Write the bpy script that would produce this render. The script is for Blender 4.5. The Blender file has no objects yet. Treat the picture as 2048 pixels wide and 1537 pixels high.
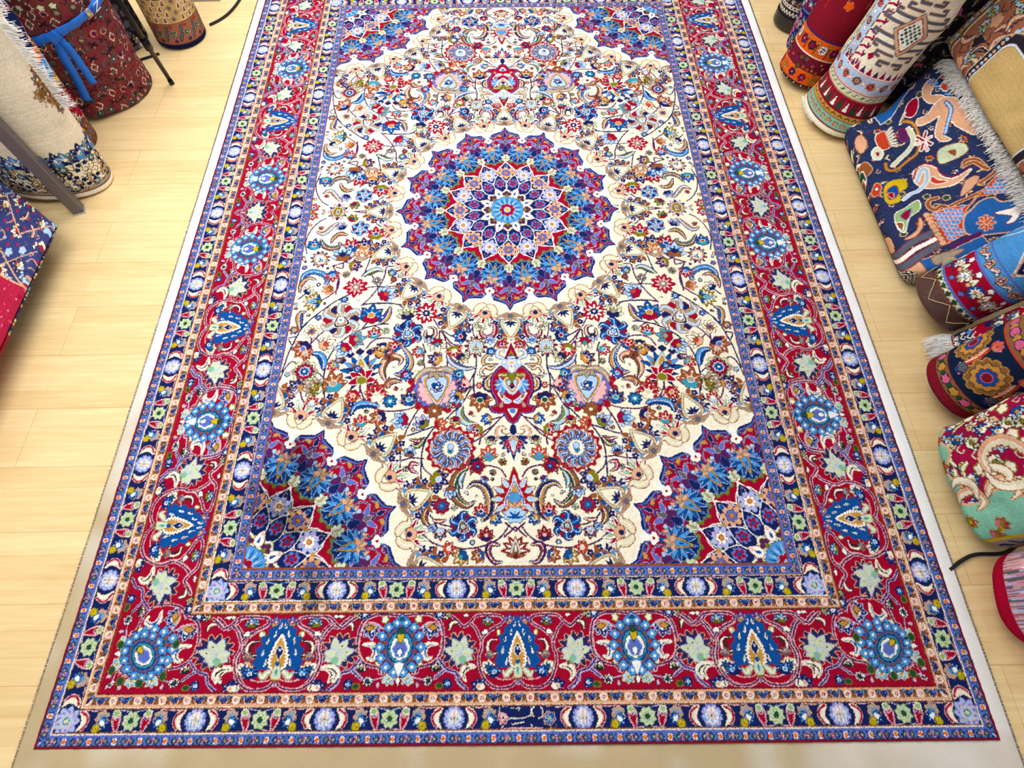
import bpy, math, random
import numpy as np
from math import sin, cos, pi, radians, hypot
from mathutils import Vector, Matrix
S = bpy.context.scene
COL = S.collection
# ---------------------------------------------------------------- camera (20 mm, looking down at the carpet)
CAM = (0.00617*0-0.00909, -1.53885, 1.6)
F_PX, PITCH, YAW, ROLL = 1100.0, 1.10898, -0.01365, 0.00617
def ray_dir(a, b):
    c, s = cos(ROLL), sin(ROLL); a, b = c*a-s*b, s*a+c*b
    fx, fy, fz = a, cos(PITCH)-b*sin(PITCH), -sin(PITCH)-b*cos(PITCH)
    c, s = cos(YAW), sin(YAW)
    return Vector((c*fx-s*fy, s*fx+c*fy, fz))
f0 = ray_dir(0, 0); rt = ray_dir(1, 0)-f0; up = f0-ray_dir(0, 1)
cam = bpy.data.cameras.new('camera'); cam.sensor_width = 36; cam.lens = F_PX/2048*36; cam.clip_start = .05
co = bpy.data.objects.new('camera', cam); COL.objects.link(co)
rt.normalize(); up.normalize(); f0.normalize()
co.matrix_world = Matrix((( rt.x, up.x, -f0.x, CAM[0]), (rt.y, up.y, -f0.y, CAM[1]), (rt.z, up.z, -f0.z, CAM[2]), (0,0,0,1)))
S.camera = co
# ---------------------------------------------------------------- light
S.view_settings.view_transform = 'Standard'; S.view_settings.look = 'None'
S.view_settings.gamma = 1; S.view_settings.use_curve_mapping = False
S.view_settings.exposure = 0.0
w = bpy.data.worlds.new('shop_daylight'); S.world = w; w.use_nodes = True
w.node_tree.nodes['Background'].inputs[0].default_value = (.93, .96, 1, 1); w.node_tree.nodes['Background'].inputs[1].default_value = 0.58
def area(name, loc, size, power, color=(1, .98, .94), rot=(0,0,0)):
    l = bpy.data.lights.new(name, 'AREA'); l.shape = 'RECTANGLE'; l.size, l.size_y = size; l.energy = power; l.color = color
    o = bpy.data.objects.new(name, l); COL.objects.link(o); o.location = loc; o.rotation_euler = rot; return o
area('ceiling_panel_far', (-.7, 1.2, 2.6), (2.4, 1.4), 82, (1, .98, .95))
area('ceiling_panel_near', (-1.0, -.5, 2.6), (1.6, 1.0), 36, (1, .98, .95))


FIELD = """
s P 2.2 517 434 490 401 465 358 448 314 442 269 418 263
s K 1.8 465 358 506 286 530 309
s K 1.8 525 309 513 264 504 212 505 153 524 117
s P 2.2 517 434 470 425 403 429 349 442 304 462
s K 2.2 504 428 403 429 371 447
s P 2.2 641 260 607 248 578 228 564 195 563 160 579 130
s P 2.2 569 196 553 178 537 163
s P 2.2 602 248 603 271 641 260
s P 2.2 599 242 565 251
s P 2.2 636 266 611 310 609 360 629 387 665 415
s P 2.2 611 310 613 355 612 387
s K 2.2 559 384 596 406 638 441 675 478 704 511 724 559 741 623 752 694
s K 1.8 724 559 749 565 738 589
s K 1.8 696 504 715 529 723 499
s K 1.8 704 666 726 656 745 685 755 727
s P 2.2 620 523 656 563 678 603 679 651
s P 2.2 659 566 639 583 622 588
s P 2.2 674 554 672 588
s K 2.2 419 512 453 515 503 531 557 567 592 612 609 660 612 716 606 775
s K 2.2 486 501 504 526
s K 1.8 433 540 461 521 495 524
s K 1.8 612 716 636 697 650 707
s P 2.2 366 604 395 575 434 568 466 580 484 608
s P 2.2 262 497 242 533 222 572 213 626 211 683
s P 2.2 237 538 201 562 166 571
s P 2.2 232 548 199 592 165 601
s P 2.2 216 587 191 611
s P 2.2 241 543 243 572 255 582
s K 2.2 117 634 116 681 124 723 124 768
s K 1.8 131 516 127 551 122 571
s P 2.2 43 580 59 609 80 614
s K 1.8 289 622 290 660 286 697 319 739 328 771
s K 1.8 296 593 284 627
s K 1.8 125 709 140 742 159 760
s P 2.2 491 732 489 773
s K 1.8 693 34 718 53 744 97 753 151 741 204
s P 2.2 543 -26 570 -10 604 -9
s P 2.2 539 6 568 3 603 -3
s P 2.2 499 59 472 86 459 128
s K 1.8 394 351 434 357 470 355 505 358
s K 1.8 422 341 410 330
s K 1.8 741 405 719 383
s P 2.2 399 717 401 736
s P 2.2 492 751 474 791 447 817 417 834 380 838 329 831 287 815
s P 2.2 511 787 478 795 455 817 424 834
s P 2.2 291 819 314 863 333 909 343 955 343 1011 335 1062
s P 2.2 274 996 309 993 342 1001 380 1000
s K 2.2 241 889 262 921 277 962 280 1010 277 1065
s K 2.2 241 889 283 905 324 920 370 926
s K 1.8 281 998 271 1026 246 1049
s K 2.2 123 746 142 778 160 813 186 840 215 874
s K 1.8 123 746 121 786
s K 1.8 160 813 183 827 210 827
s K 1.8 170 831 180 861
s P 2.2 27 853 57 885 87 919 124 944
s P 2.2 38 861 81 873
s P 2.2 61 889 95 915 105 952
s P 2.2 25 1054 41 1031 71 1020 98 1020
s P 2.2 -20 1046 -42 1026
s P 2.2 127 1028 130 1048
s P 2.2 -15 1188 10 1213 31 1231
s P 2.2 28 1192 -5 1220
s P 2.2 17 1199 38 1228 69 1249 108 1260 150 1263 182 1257
s P 2.2 203 1257 237 1244 264 1219 281 1188 293 1177
s K 1.8 179 1201 212 1194 239 1176 252 1151
s K 1.8 236 1129 252 1106
s K 1.8 97 1186 83 1171 74 1145
s K 2.2 606 752 599 792
s P 2.2 683 753 672 789 643 837 631 858
s K 1.8 517 878 499 890 471 898
s K 1.8 239 1173 222 1205
l nlq 17 720 96 695 108 674 89 655 64 637 55
l ROo 17 600 116 629 110 649 128 659 156
l gnt 20 700 132 680 168 646 179 622 164 632 149
l bss 22 745 340 734 301 701 287 661 306 650 333 660 339
l ROq 15 742 378 740 340 718 315 690 323
l OlB 22 525 309 501 292 475 280 451 288
l boR 24 450 510 431 490 421 464 415 440
l bon 24 717 529 724 494 725 468 707 457
l bol 26 384 706 355 703 336 670 344 632 372 594
l nqg 26 409 731 422 695 414 657 387 642 365 652 371 675
l bsB 26 617 688 623 655 639 631 674 625
l Pls 20 213 635 194 664 155 686 118 684
l Rrm 16 97 521 99 556 78 570 57 555 56 520 75 520
l nqk 14 288 538 286 563 260 563 259 533 281 528
l nnq 22 398 758 400 740 381 731 356 735
l bsB 26 422 821 459 813 494 820 510 848
l Ols 26 159 822 165 852 144 878 116 881
l RRO 14 269 929 291 938 318 934
l OOB 14 276 934 293 954 313 950
l oBb 28 97 1186 80 1164 74 1127 87 1089 117 1075 139 1090
l gnq 30 135 1024 164 1044 177 1079 170 1117 140 1140 115 1127
l Ols 14 146 1036 159 1067 154 1090
l ROO 18 256 1151 261 1176 247 1201
l RRm 12 287 1014 307 1011 308 1030 288 1042
l RBn 14 44 1255 69 1252 77 1273 60 1300 39 1300
l cqO 9 235 1183 216 1185 199 1181
pin lBnoC 0 582 492 651 493
star ORmt 0 545 356 504 337
pin bBRCs 0 349 549 400 550
star cRwB 0 290 470 294 425
crown - 0 485 746 504 615
oval mOos 0 650 1 694 2
pin sbnlp 0 557 84 590 85
oval nCbT 0 688 229 726 244
palm ObTC 0 660 415 726 416
rosb tRbw 0 678 693 719 694
oval BlOo 0 118 605 163 601
peony - 0 246 688 238 827
pinr RbBCp 0 192 965 265 966
pin bBbRO 0 149 1200 190 1201
palm2 - 0 -2 1188 0 1031
pend - 0 0 893 -2 1007
palm rnle 0 -4 1293 -3 1224
lotus - 0 3 463 0 579
f ROb 0 492 132 498 83
f BoB 0 532 180 538 136
f Rbb 0 574 190 598 143
f qtC 0 536 230 540 186
f lnB 0 605 231 614 173
f bTn 0 720 180 718 139
f BOR 0 574 256 536 264
f sRw 0 621 299 644 300
f Rbs 0 637 288 630 327
f bOs 0 429 302 409 285
f lRc 0 451 401 410 368
f qno 0 629 360 659 372
f CBl 0 720 378 697 356
f eBt 0 353 489 362 442
f bRo 0 481 501 477 438
f bbb 0 583 400 576 419
f RTb 0 460 566 466 531
f TRt 0 539 577 494 566
f Cqc 0 637 598 598 577
f nBp 0 685 588 714 632
f RbR 0 378 613 406 589
f BoO 0 442 634 422 595
f lRo 0 548 596 577 631
f RTO 0 575 664 601 683
f nTt 0 572 761 590 702
f tOe 0 624 761 667 730
f BoB 0 685 762 716 731
f RcB 0 439 786 441 736
f bBR 0 154 566 193 562
f CRT 0 251 578 243 621
f ROe 0 194 606 183 644
f RTs 0 298 617 326 632
f Bon 0 236 659 271 641
f bTB 0 162 705 190 715
f bRs 0 355 703 329 721
f lkm 0 277 563 275 588
f eCt 0 97 516 113 541
f lls 0 71 570 70 595
f bbT 0 76 619 54 633
f RRB 0 39 589 17 609
f BmR 0 144 737 171 764
f RRR 0 99 750 115 750
f ROb 0 758 16 728 28
f ORb 0 596 45 581 19
f BnO 0 731 524 744 545
f lBw 0 324 431 314 441
f eOm 0 407 -16 403 23
f bbB 0 514 687 494 682
f eBt 0 171 639 148 663
f oBC 0 431 590 428 619
f gnk 0 395 642 416 648
f LBp 0 623 85 637 58
f BBb 0 568 659 578 645
f nqt 0 692 618 671 641
f nBg 0 101 781 107 834
f loB 0 166 782 196 805
f BbT 0 327 815 332 771
f RCe 0 429 799 444 750
f RRo 0 502 769 521 800
f bos 0 70 864 97 873
f oRB 0 180 861 182 887
f LOB 0 272 888 302 863
f lRs 0 333 867 376 872
f nBt 0 406 851 443 873
f RTc 0 473 886 481 852
f cRn 0 241 887 210 878
f ROB 0 99 902 130 911
f eBn 0 67 927 70 952
f cTs 0 76 1000 78 960
f lnB 0 317 987 316 959
f RBs 0 121 1001 104 1040
f BOl 0 242 1053 200 1072
f RTb 0 198 1147 227 1140
f RbB 0 98 1171 99 1138
f boO 0 65 1174 43 1189
f rBm 0 84 1239 82 1207
f Blt 0 215 1208 212 1236
f llp 0 233 1198 243 1212
f Rce 0 199 1264 171 1260
f nbn 0 93 1277 120 1290
f obT 0 142 1277 169 1298
f RlC 0 639 815 636 784
f lnl 0 187 1087 189 1117
f lRb 0 85 1055 92 1070
f eet 0 320 1030 331 1027
f OnR 0 -34 1007 -30 995
f OnR 0 37 1015 30 999
f BlB 0 692 767 711 753
f Oen 0 616 761 646 753
r tBw 6 473 328 489 328
r tkt 6 585 299 599 299
r ROb 5 413 324 424 324
r pBw 5 661 483 672 483
r Cnb 8 677 539 703 539
r ekw 7 423 540 435 540
r pBw 6 143 541 153 541
r tke 6 299 665 310 665
r bTw 8 390 803 412 803
r ekt 6 203 820 213 820
r nnw 8 247 838 271 838
r tkt 7 63 1041 72 1041
r RbT 8 213 1141 236 1142
r RBs 6 109 1022 128 1022
r lBw 5 135 899 145 899
r Bbw 5 231 1095 239 1095
r pBw 5 740 267 749 268
r ett 5 390 307 399 307
r lBw 5 733 703 742 704
r ekl 5 176 1146 185 1146
r nCk 5 310 901 316 901
"""
# ---------------------------------------------------------------- carpet pattern painter (knot colours)
PAL = {'R':(160,9,44),'r':(128,22,40),'c':(196,62,38),'B':(22,35,90),'b':(14,78,152),'s':(76,148,212),
 'l':(172,202,232),'p':(92,110,190),'L':(176,184,226),'C':(242,233,209),'w':(248,242,232),'n':(146,84,44),
 'o':(196,142,62),'y':(206,176,26),'O':(124,122,24),'g':(34,78,52),'k':(44,36,44),'t':(168,152,132),
 'P':(84,34,88),'m':(232,178,180),'e':(204,214,178),'T':(52,150,176),'q':(222,168,132),'d':(22,28,70),
 'a':(90,96,110),'v':(150,180,120),'x':(160,16,64),'h':(232,96,24),'j':(112,72,56),'z':(126,186,160),
 'i':(226,216,184),'f':(212,98,140)}
KEYS = list(PAL); KI = {k:i for i,k in enumerate(KEYS)}
def catmull(P, n=6, closed=False):
    P = np.asarray(P, float)
    if len(P) < 3: return P
    Q = np.vstack([P[-1:], P, P[:2]]) if closed else np.vstack([2*P[0]-P[1], P, 2*P[-1]-P[-2]])
    out = []
    for i in range(1, len(Q)-2):
        a, b, c, d = Q[i-1], Q[i], Q[i+1], Q[i+2]
        for t in np.arange(n)/n:
            out.append(.5*(2*b+(c-a)*t+(2*a-5*b+4*c-d)*t*t+(3*b-a-3*c+d)*t**3))
    if not closed: out.append(P[-1])
    return np.array(out)
class Canvas:
    def __init__(s, w, h, g, bg):          # w,h,g in mm
        s.g = g; s.nx = int(round(w/g[0])); s.ny = int(round(h/g[1]))
        s.a = np.full((s.ny, s.nx), KI[bg], np.uint8)
        s.X = (np.arange(s.nx)+.5)*g[0]; s.Y = (np.arange(s.ny)+.5)*g[1]
        s.mask = None; s.M = [(1,0,0,1,0,0)]
    # transform stack : (a,b,c,d,tx,ty)  x'=a x + c y + tx ; y'=b x + d y + ty
    def push(s, a, b, c, d, tx, ty):
        A,B_,C_,D_,X,Y = s.M[-1]
        s.M.append((A*a+C_*b, B_*a+D_*b, A*c+C_*d, B_*c+D_*d, A*tx+C_*ty+X, B_*tx+D_*ty+Y))
    def pop(s): s.M.pop()
    def mp(s, P):
        P = np.asarray(P, float); A,B_,C_,D_,X,Y = s.M[-1]
        return np.stack([A*P[:,0]+C_*P[:,1]+X, B_*P[:,0]+D_*P[:,1]+Y], 1)
    def win(s, P, w):
        x0,y0 = P.min(0)-w; x1,y1 = P.max(0)+w
        i0 = max(0,int(x0/s.g[0])); i1 = min(s.nx,int(x1/s.g[0])+1); j0 = max(0,int(y0/s.g[1])); j1 = min(s.ny,int(y1/s.g[1])+1)
        if i0>=i1 or j0>=j1: return None
        return i0,i1,j0,j1
    def put(s, W, m, col):
        i0,i1,j0,j1 = W
        if s.mask is not None: m = m & s.mask[j0:j1,i0:i1]
        s.a[j0:j1,i0:i1][m] = KI[col]
    def dist(s, W, P, closed):
        i0,i1,j0,j1 = W
        X = s.X[i0:i1][None,:,None]; Y = s.Y[j0:j1][:,None,None]
        A = P if closed else P[:-1]; Bp = np.roll(P,-1,0) if closed else P[1:]
        dx = Bp[:,0]-A[:,0]; dy = Bp[:,1]-A[:,1]; L = dx*dx+dy*dy+1e-9
        t = np.clip(((X-A[:,0])*dx+(Y-A[:,1])*dy)/L,0,1)
        return np.sqrt(((X-A[:,0]-t*dx)**2+(Y-A[:,1]-t*dy)**2).min(2))
    def inside(s, W, P):
        i0,i1,j0,j1 = W
        X = s.X[i0:i1][None,:,None]; Y = s.Y[j0:j1][:,None,None]
        A = P; Bp = np.roll(P,-1,0); dy = Bp[:,1]-A[:,1]; dy = np.where(np.abs(dy)<1e-9,1e-9,dy)
        c = ((A[:,1]>Y)!=(Bp[:,1]>Y)) & (X < (Bp[:,0]-A[:,0])*(Y-A[:,1])/dy + A[:,0])
        return (c.sum(2)%2).astype(bool)
    def fill(s, P, col, out=None, w=2.0):
        P = s.mp(P); W = s.win(P, w+1 if out else 1)
        if W is None: return
        m = s.inside(W, P)
        if out:
            s.put(W, m | (s.dist(W, P, True) < w), out)
        s.put(W, m, col)
    def stroke(s, P, w, col, n=6, out=None, ow=1.9):
        P = s.mp(catmull(P, n)); W = s.win(P, w+3)
        if W is None: return
        # long curves in pieces
        for k in range(0, len(P)-1, 8):
            q = P[k:k+9]; W = s.win(q, w+3)
            if W is None: continue
            d = s.dist(W, q, False)
            if out: s.put(W, d < w/2+ow, out)
        for k in range(0, len(P)-1, 8):
            q = P[k:k+9]; W = s.win(q, w+3)
            if W is None: continue
            s.put(W, s.dist(W, q, False) < w/2, col)
    # ---- shapes in the current local frame
    def polar(s, cx, cy, rx, ry, col, out=None, n=0, dep=0, ph=0, w=2.0, sharp=1, ang=0):
        N = 20 if n == 0 else min(96, n*6)
        t = np.arange(N)*2*pi/N
        r = 1 + (dep*(np.abs(np.cos((t-ph)*n/2))**sharp-.5) if n else 0)
        x = rx*r*np.cos(t); y = ry*r*np.sin(t); c,d = cos(ang),sin(ang)
        s.fill(np.stack([cx+c*x-d*y, cy+d*x+c*y],1), col, out, w)
    def petal(s, cx, cy, a, l, wd, col, out=None, w=2.0, tip=.62, curve=0):
        t = np.linspace(0,1,9)
        h = wd/2*np.sin(pi*t**tip if tip<1 else pi*t)**.8
        yy = l*t; bend = curve*l*t*t
        L = np.stack([-h+bend, yy],1); R_ = np.stack([h+bend, yy],1)[::-1]
        P = np.vstack([L,R_]); c,d = cos(a-pi/2), sin(a-pi/2)
        s.fill(np.stack([cx+c*P[:,0]-d*P[:,1], cy+d*P[:,0]+c*P[:,1]],1), col, out, w)
    def tear(s, x0, y0, x1, y1, wd, col, out=None, w=2.0, rag=0, base=.35):
        # pointed drop from base (round) to tip
        t = np.linspace(0,1,14 if not rag else 40)
        h = wd/2*np.sin(pi*np.clip(t,0,1)**base)**.75*(1-.15*t)
        if rag: h = h*(1+rag*(np.arange(len(t))%4<2)-rag/2)
        dx,dy = x1-x0,y1-y0; nx,ny = -dy/hypot(dx,dy), dx/hypot(dx,dy)
        L = np.stack([x0+dx*t+nx*h, y0+dy*t+ny*h],1); R_ = np.stack([x0+dx*t-nx*h, y0+dy*t-ny*h],1)[::-1]
        s.fill(np.vstack([L,R_]), col, out, w)
    def leaf(s, P, cols, wd, out='B', teeth=True):
        Q = catmull(P, 7); n = len(Q); T = np.gradient(Q, axis=0); T /= np.linalg.norm(T,axis=1)[:,None]+1e-9
        N = np.stack([-T[:,1],T[:,0]],1); t = np.linspace(0,1,n)
        h = wd/2*np.sin(pi*t**.8)**.8+.6
        k = (np.arange(n)%2)*(.45 if teeth else 0)
        turn = np.sign(((Q[2:]-2*Q[1:-1]+Q[:-2])*N[1:-1]).sum()) or 1      # teeth look inward
        inn = Q+N*(turn*h*(1-k)*.95)[:,None]; outr = Q-N*(turn*h)[:,None]
        s.fill(np.vstack([inn,outr[::-1]]), cols[0], out, 2.5)
        s.fill(np.vstack([Q-N*(turn*h*.15)[:,None],(outr+N*(turn*1.2))[::-1]]), cols[1])
        s.stroke(Q-N*(turn*h*.1)[:,None], 1.9, 'w', 1)
        if len(cols)>2: s.stroke((Q+N*(turn*h*.55)[:,None])[3:-3], 1.9, cols[2], 1)
    def frame(s, x0, y0, x1, y1):       # local: base (0,0) -> tip (0,100)
        dx,dy = (x1-x0)/100,(y1-y0)/100
        s.push(dy,-dx,dx,dy,x0,y0)
    def flower(s, x0,y0,x1,y1, c, out=None):
        s.frame(x0,y0,x1,y1); c0,c1,c2 = (c+'BBB')[:3]
        if out is None: out = 'B' if c0 in 'bslpL' else ('k' if c0 in 'eCwtOov' else 'n' if c0 in 'RcB' else 'r')
        vein = {'R':'m','b':'s','B':'p','n':'q','l':'b','s':'w','c':'w','o':'C','O':'y'}.get(c0,'n')
        for i in (0,4,1,3,2):
            a = radians(90+(i-2)*42)
            s.petal(0,28,a,76-8*abs(i-2),42,c0,out,2.1)
        for i in range(5):
            a = radians(90+(i-2)*42); s.petal(10*cos(a),34+10*sin(a),a,36,9,vein)
            s.polar(52*cos(a),28+52*sin(a),4.5,4.5,c2 if i%2 else 'w')
        s.polar(0,22,32,20,c1,out,5,.35,0,2.0)
        s.polar(0,42,15,13,c2,'w' if c0 in 'RBbn' else out,w=1.8)
        s.pop()
    def rosette(s, x,y,r, c, n=6, out='k'):
        c0,c1,c2=(c+c)[:3]
        for i in range(n):
            a = 2*pi*i/n+.3
            s.petal(x,y,a,r,r*2.1*sin(pi/n)+1,c0,out,1.6,tip=1.25 if 0 else .62)
        for i in range(n): 
            a = 2*pi*i/n+.3; s.petal(x+r*.2*cos(a),y+r*.2*sin(a),a,r*.5,r*.2,c1)
        s.polar(x,y,r*.36,r*.36,c1,None); s.polar(x,y,r*.2,r*.2,c2)
    # ---- bigger flowers
    def lotus(s, x0,y0,x1,y1):
        s.frame(x0,y0,x1,y1)
        for sx in (-1,1):
            for (x,y,a,l,w_,c) in ((30,30,20,36,24,'s'),(36,46,42,40,26,'b'),(34,62,62,36,22,'b'),(24,78,75,30,18,'n')):
                ang = radians(a) if sx>0 else pi-radians(a)
                s.petal(sx*x*.6,y*.9,ang,l,w_,c,'B' if c=='n' else 'w',2.0)
            for (x,y) in ((46,62),(34,86),(48,36)): s.polar(sx*x,y,10,9,'B','w',5,.4,0,1.6); s.polar(sx*x,y,2.4,2.4,'m')
            s.stroke([(sx*14,88),(sx*34,72),(sx*38,50),(sx*30,28)],5,'n'); s.petal(sx*34,66,radians(20) if sx>0 else radians(160),26,12,'n')
            s.petal(sx*14,88,radians(55) if sx>0 else radians(125),26,16,'n','w',1.6)
        s.tear(0,16,0,98,64,'e','n',2.4,base=.5); s.tear(0,20,0,88,52,'e','R',1.4,base=.5)
        s.tear(0,22,0,84,48,'C','t',1.2,base=.5)
        for i in range(5):
            a = radians(90+(i-2)*36); s.petal(0,30,a,25,7.5,'B')
        s.polar(0,38,9,5,'B',None,5,.5)
        for i in range(5):
            a = radians(90+(i-2)*46); s.petal(0,4,a,34 if i in(0,4) else 28,14,'t','n',1.8,curve=.15*(i-2))
        s.stroke([(-42,22),(-30,8),(-12,10),(0,20),(12,10),(30,8),(42,22)],5,'t',out='n',ow=1.6)
        s.polar(0,10,8,8,'a','n',w=1.4)
        s.pop()
    def tulip(s, x0,y0,x1,y1):
        s.frame(x0,y0,x1,y1)
        for i in range(7):
            a = radians(90+(i-3)*27); s.petal(0,34,a,70-3*abs(i-3),20,'w','a',1.8); 
        for i in range(7):
            a = radians(90+(i-3)*27); s.petal(24*cos(a),34+26*sin(a),a,30,9,'R' if i%2 else 'v')
        s.polar(0,42,20,17,'q','k',7,.15,0,1.6); s.polar(0,36,9,9,'B',None)
        for sx in (-1,1):
            s.leaf([(0,2),(sx*16,6),(sx*30,22),(sx*34,40),(sx*52,44)],'ii',24,'n',False)
        s.pop()
    def pin(s, cx,cy,ex,ey,c):
        s.frame(cx,cy,ex,ey); c0,c1,c2,c3,c4=(c+'BRwnC')[:5]
        for i in range(6):
            a = 2*pi*(i+.5)/6; s.polar(66*cos(a),66*sin(a),22,20,'R' if i%2 else 'B','B' if i%2 else 'R',4,.3,0,1.6)
        for i in range(6):
            a = 2*pi*i/6; P=[(20*cos(a),20*sin(a)),(55*cos(a+.12),55*sin(a+.12)),(88*cos(a+.05),88*sin(a+.05)),(100*cos(a-.32),100*sin(a-.32))]
            s.leaf(P,('t' if c0=='l' else c0)+c0,36,'n' if c0=='l' else 'B',False); s.stroke(P[:3],2.2,'s' if c0 in'bs' else 'n',5)
        s.tear(-44,-10,40,10,78,c1,'w',2.2,base=.5); s.tear(-36,-8,34,8,58,'w',None,base=.5)
        s.tear(-34,-8,30,8,52,c3,None,base=.5); s.polar(-4,0,20,18,c4,c1,6,.3,0,1.8); s.polar(-4,0,8,8,'s','w')
        s.pop()
    def star(s, cx,cy,ex,ey,c):
        s.frame(cx,cy,ex,ey); c0,c1,c2,c3=c[:4]
        n=9
        for i in range(n):
            a=2*pi*i/n+pi/2; s.petal(0,0,a,104 if i%2==0 else 88,54,c1,None,tip=.8)
            for j in(-.17,.17): s.petal(60*cos(a),60*sin(a),a+j*3.5,34,16,c1)
        for i in range(n):
            a=2*pi*i/n+pi/2; s.petal(0,0,a,94 if i%2==0 else 80,40,c0 if c1!='R' else 'R',None,tip=.8)
        for i in range(n):
            a=2*pi*i/n+pi/2; s.petal(20*cos(a),20*sin(a),a,50,18,c2 if c2!='R' else 'm')
        s.polar(0,0,26,24,c3,'k',7,.3,0,1.6); s.polar(0,0,10,10,'w')
        s.pop()
    def crown(s, x0,y0,x1,y1):
        s.frame(x0,y0,x1,y1)
        for i in range(11):
            a=radians(90+(i-5)*27); s.petal(0,22,a,44,13,'B')
        for i in range(7):
            a=radians(90+(i-3)*24); s.petal(0,36,a,56,20,'n' if i%2 else 'B','w' if i%2 else None,1.8)
        for i in range(7):
            a=radians(90+(i-3)*24); s.petal(30*cos(a),34+30*sin(a),a,28,10,'s' if i%2 else 'b')
        for i in range(5): a=radians(90+(i-2)*24); s.polar(62*cos(a),40+56*sin(a),9,8,'B','n',4,.3,0,1.2)
        s.tear(0,30,0,84,42,'e','s',2); s.petal(0,44,radians(90),30,14,'o','n',1.4)
        for i in range(5):
            a=radians(90+(i-2)*52); s.petal(0,18,a,36,19,'R','w',2.4)
        s.polar(0,14,12,10,'O','e'); s.pop()
    def oval(s, cx,cy,ex,ey,c):
        s.frame(cx,cy,ex,ey); c0,c1,c2,c3=c[:4]
        for i in range(12):
            a=2*pi*i/12; s.petal(52*cos(a),44*sin(a),a,44,22,c0 if i%2 else 'B','B' if c0!='B' else 'n',1.8)
            s.petal(56*cos(a),48*sin(a),a,24,8,'R' if i%3==0 else 'w')
        s.polar(0,0,58,50,'w','n' if c0!='n' else 'c'); s.polar(0,0,46,38,c1,'O' if c1!='O' else 'n',10,.2)
        s.tear(-34,0,34,0,46,c2,None); s.petal(-22,0,0,44,18,c3,'w',1.4); s.petal(-14,0,0,28,8,'b'); s.pop()
    def rosb(s,cx,cy,ex,ey,c):
        s.frame(cx,cy,ex,ey)
        for i in range(8):
            a=2*pi*i/8; s.polar(76*cos(a),76*sin(a),27,26,'e' if i%2 else 't','n',5,.3,0,1.9); s.polar(76*cos(a),76*sin(a),9,9,'k' if i%2 else 'B')
        s.polar(0,0,62,62,'R','k',12,.25); s.polar(0,0,44,44,'l','R',8,.2)
        for i in range(8):
            a=2*pi*i/8; s.petal(0,0,a,38,22,'b','B',1.2)
        s.polar(0,0,11,11,'w'); s.pop()
    def palm(s,x0,y0,x1,y1,c):
        s.frame(x0,y0,x1,y1); c0,c1,c2,c3=c[:4]
        for i in range(7):
            a=radians(90+(i-3)*30); s.petal(0,34,a,64,26,c0,'n' if c0!='n' else 'k',1.9)
        for i in range(7):
            a=radians(90+(i-3)*30); s.petal(20*cos(a),34+20*sin(a),a,30,9,'w')
        s.tear(0,16,0,92,56,c3,'n',1.9); s.tear(0,22,0,78,38,c1,c2,2); s.petal(0,26,radians(90),40,14,c2,'w',1.4)
        for sx in(-1,1): s.petal(0,10,radians(90-sx*70),44,18,c1,'k',1.6,curve=sx*.2)
        s.polar(0,10,12,10,c0,'k'); s.pop()
    def peony(s,x0,y0,x1,y1):
        s.frame(x0,y0,x1,y1)
        for i in range(13):
            a=radians(90+(i-6)*22); s.polar(52*cos(a),50+50*sin(a),15,15,'R' if i%3 else 'C','n' if i%3 else 'k',4,.5,a,1.6)
        s.polar(0,50,52,50,'p','B',20,.16,0,1.8); s.polar(0,52,42,40,'m','R',18,.15,0,1.6)
        s.tear(0,10,0,98,76,'L','B',1.8); s.tear(0,14,0,90,64,'o','w',1.6,base=.5); s.tear(0,20,0,82,50,'l','B',1.6,base=.5)
        s.rosette(0,48,17,'bBw',6,'w')
        for i in range(5): a=radians(90+(i-2)*40); s.petal(0,0,a,30,15,'t','k',1.6)
        for sx in(-1,1): s.leaf([(0,4),(sx*24,2),(sx*44,18),(sx*50,36)],'tt',12,'n',False)
        s.pop()
    def pinr(s,cx,cy,ex,ey):
        s.frame(cx,cy,ex,ey)
        for i in range(16):
            a=2*pi*i/16; s.polar(86*cos(a),86*sin(a),17,16,'R','n',4,.4,a,1.7); s.polar(84*cos(a),84*sin(a),6,6,'l' if i%2 else 'w')
        s.polar(0,0,80,78,'B','q',24,.1)
        for i in range(14):
            a=2*pi*i/14; P=[(36*cos(a),36*sin(a)),(58*cos(a+.22),58*sin(a+.22)),(74*cos(a+.2),74*sin(a+.2)),(84*cos(a-.1),84*sin(a-.1))]
            s.leaf(P,'bs' if i%2 else 'bb',17,'q' if i%2 else 'n',False)
        s.polar(0,0,42,40,'s','B',16,.2); s.polar(0,0,34,32,'C','n',16,.22); s.petal(-22,4,radians(-10),38,20,'s','B',1.6); s.polar(10,0,12,11,'l','p',6,.5); s.polar(-10,3,6,6,'g')
        s.pop()
    def palm2(s,x0,y0,x1,y1):
        s.frame(x0,y0,x1,y1)
        for i in range(9):
            a=radians(90+(i-4)*31); l=56 if i==4 else 42
            s.petal(0,44,a,l+4,22,'R','O',2.0)
            for j in(-1,1): s.petal(20*cos(a),44+20*sin(a),a+j*.5,18,8,'R')
        for i in range(9):
            a=radians(90+(i-4)*31); s.petal(24*cos(a),44+24*sin(a),a,20,8,'l','w',1.2)
        s.tear(0,28,0,78,40,'p','w',1.8); s.tear(0,30,0,72,30,'o','w',1.4); s.polar(0,44,11,10,'s','B',6,.3,0,1.6)
        for i in range(7): a=radians(90+(i-3)*30); s.petal(0,16,a,24,10,'q','n',1.5)
        s.polar(0,12,20,14,'l','B',9,.3,0,1.6)
        for i in range(5): a=radians(90+(i-2)*40); s.petal(0,6,a,18,5,'b')
        s.pop()
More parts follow.
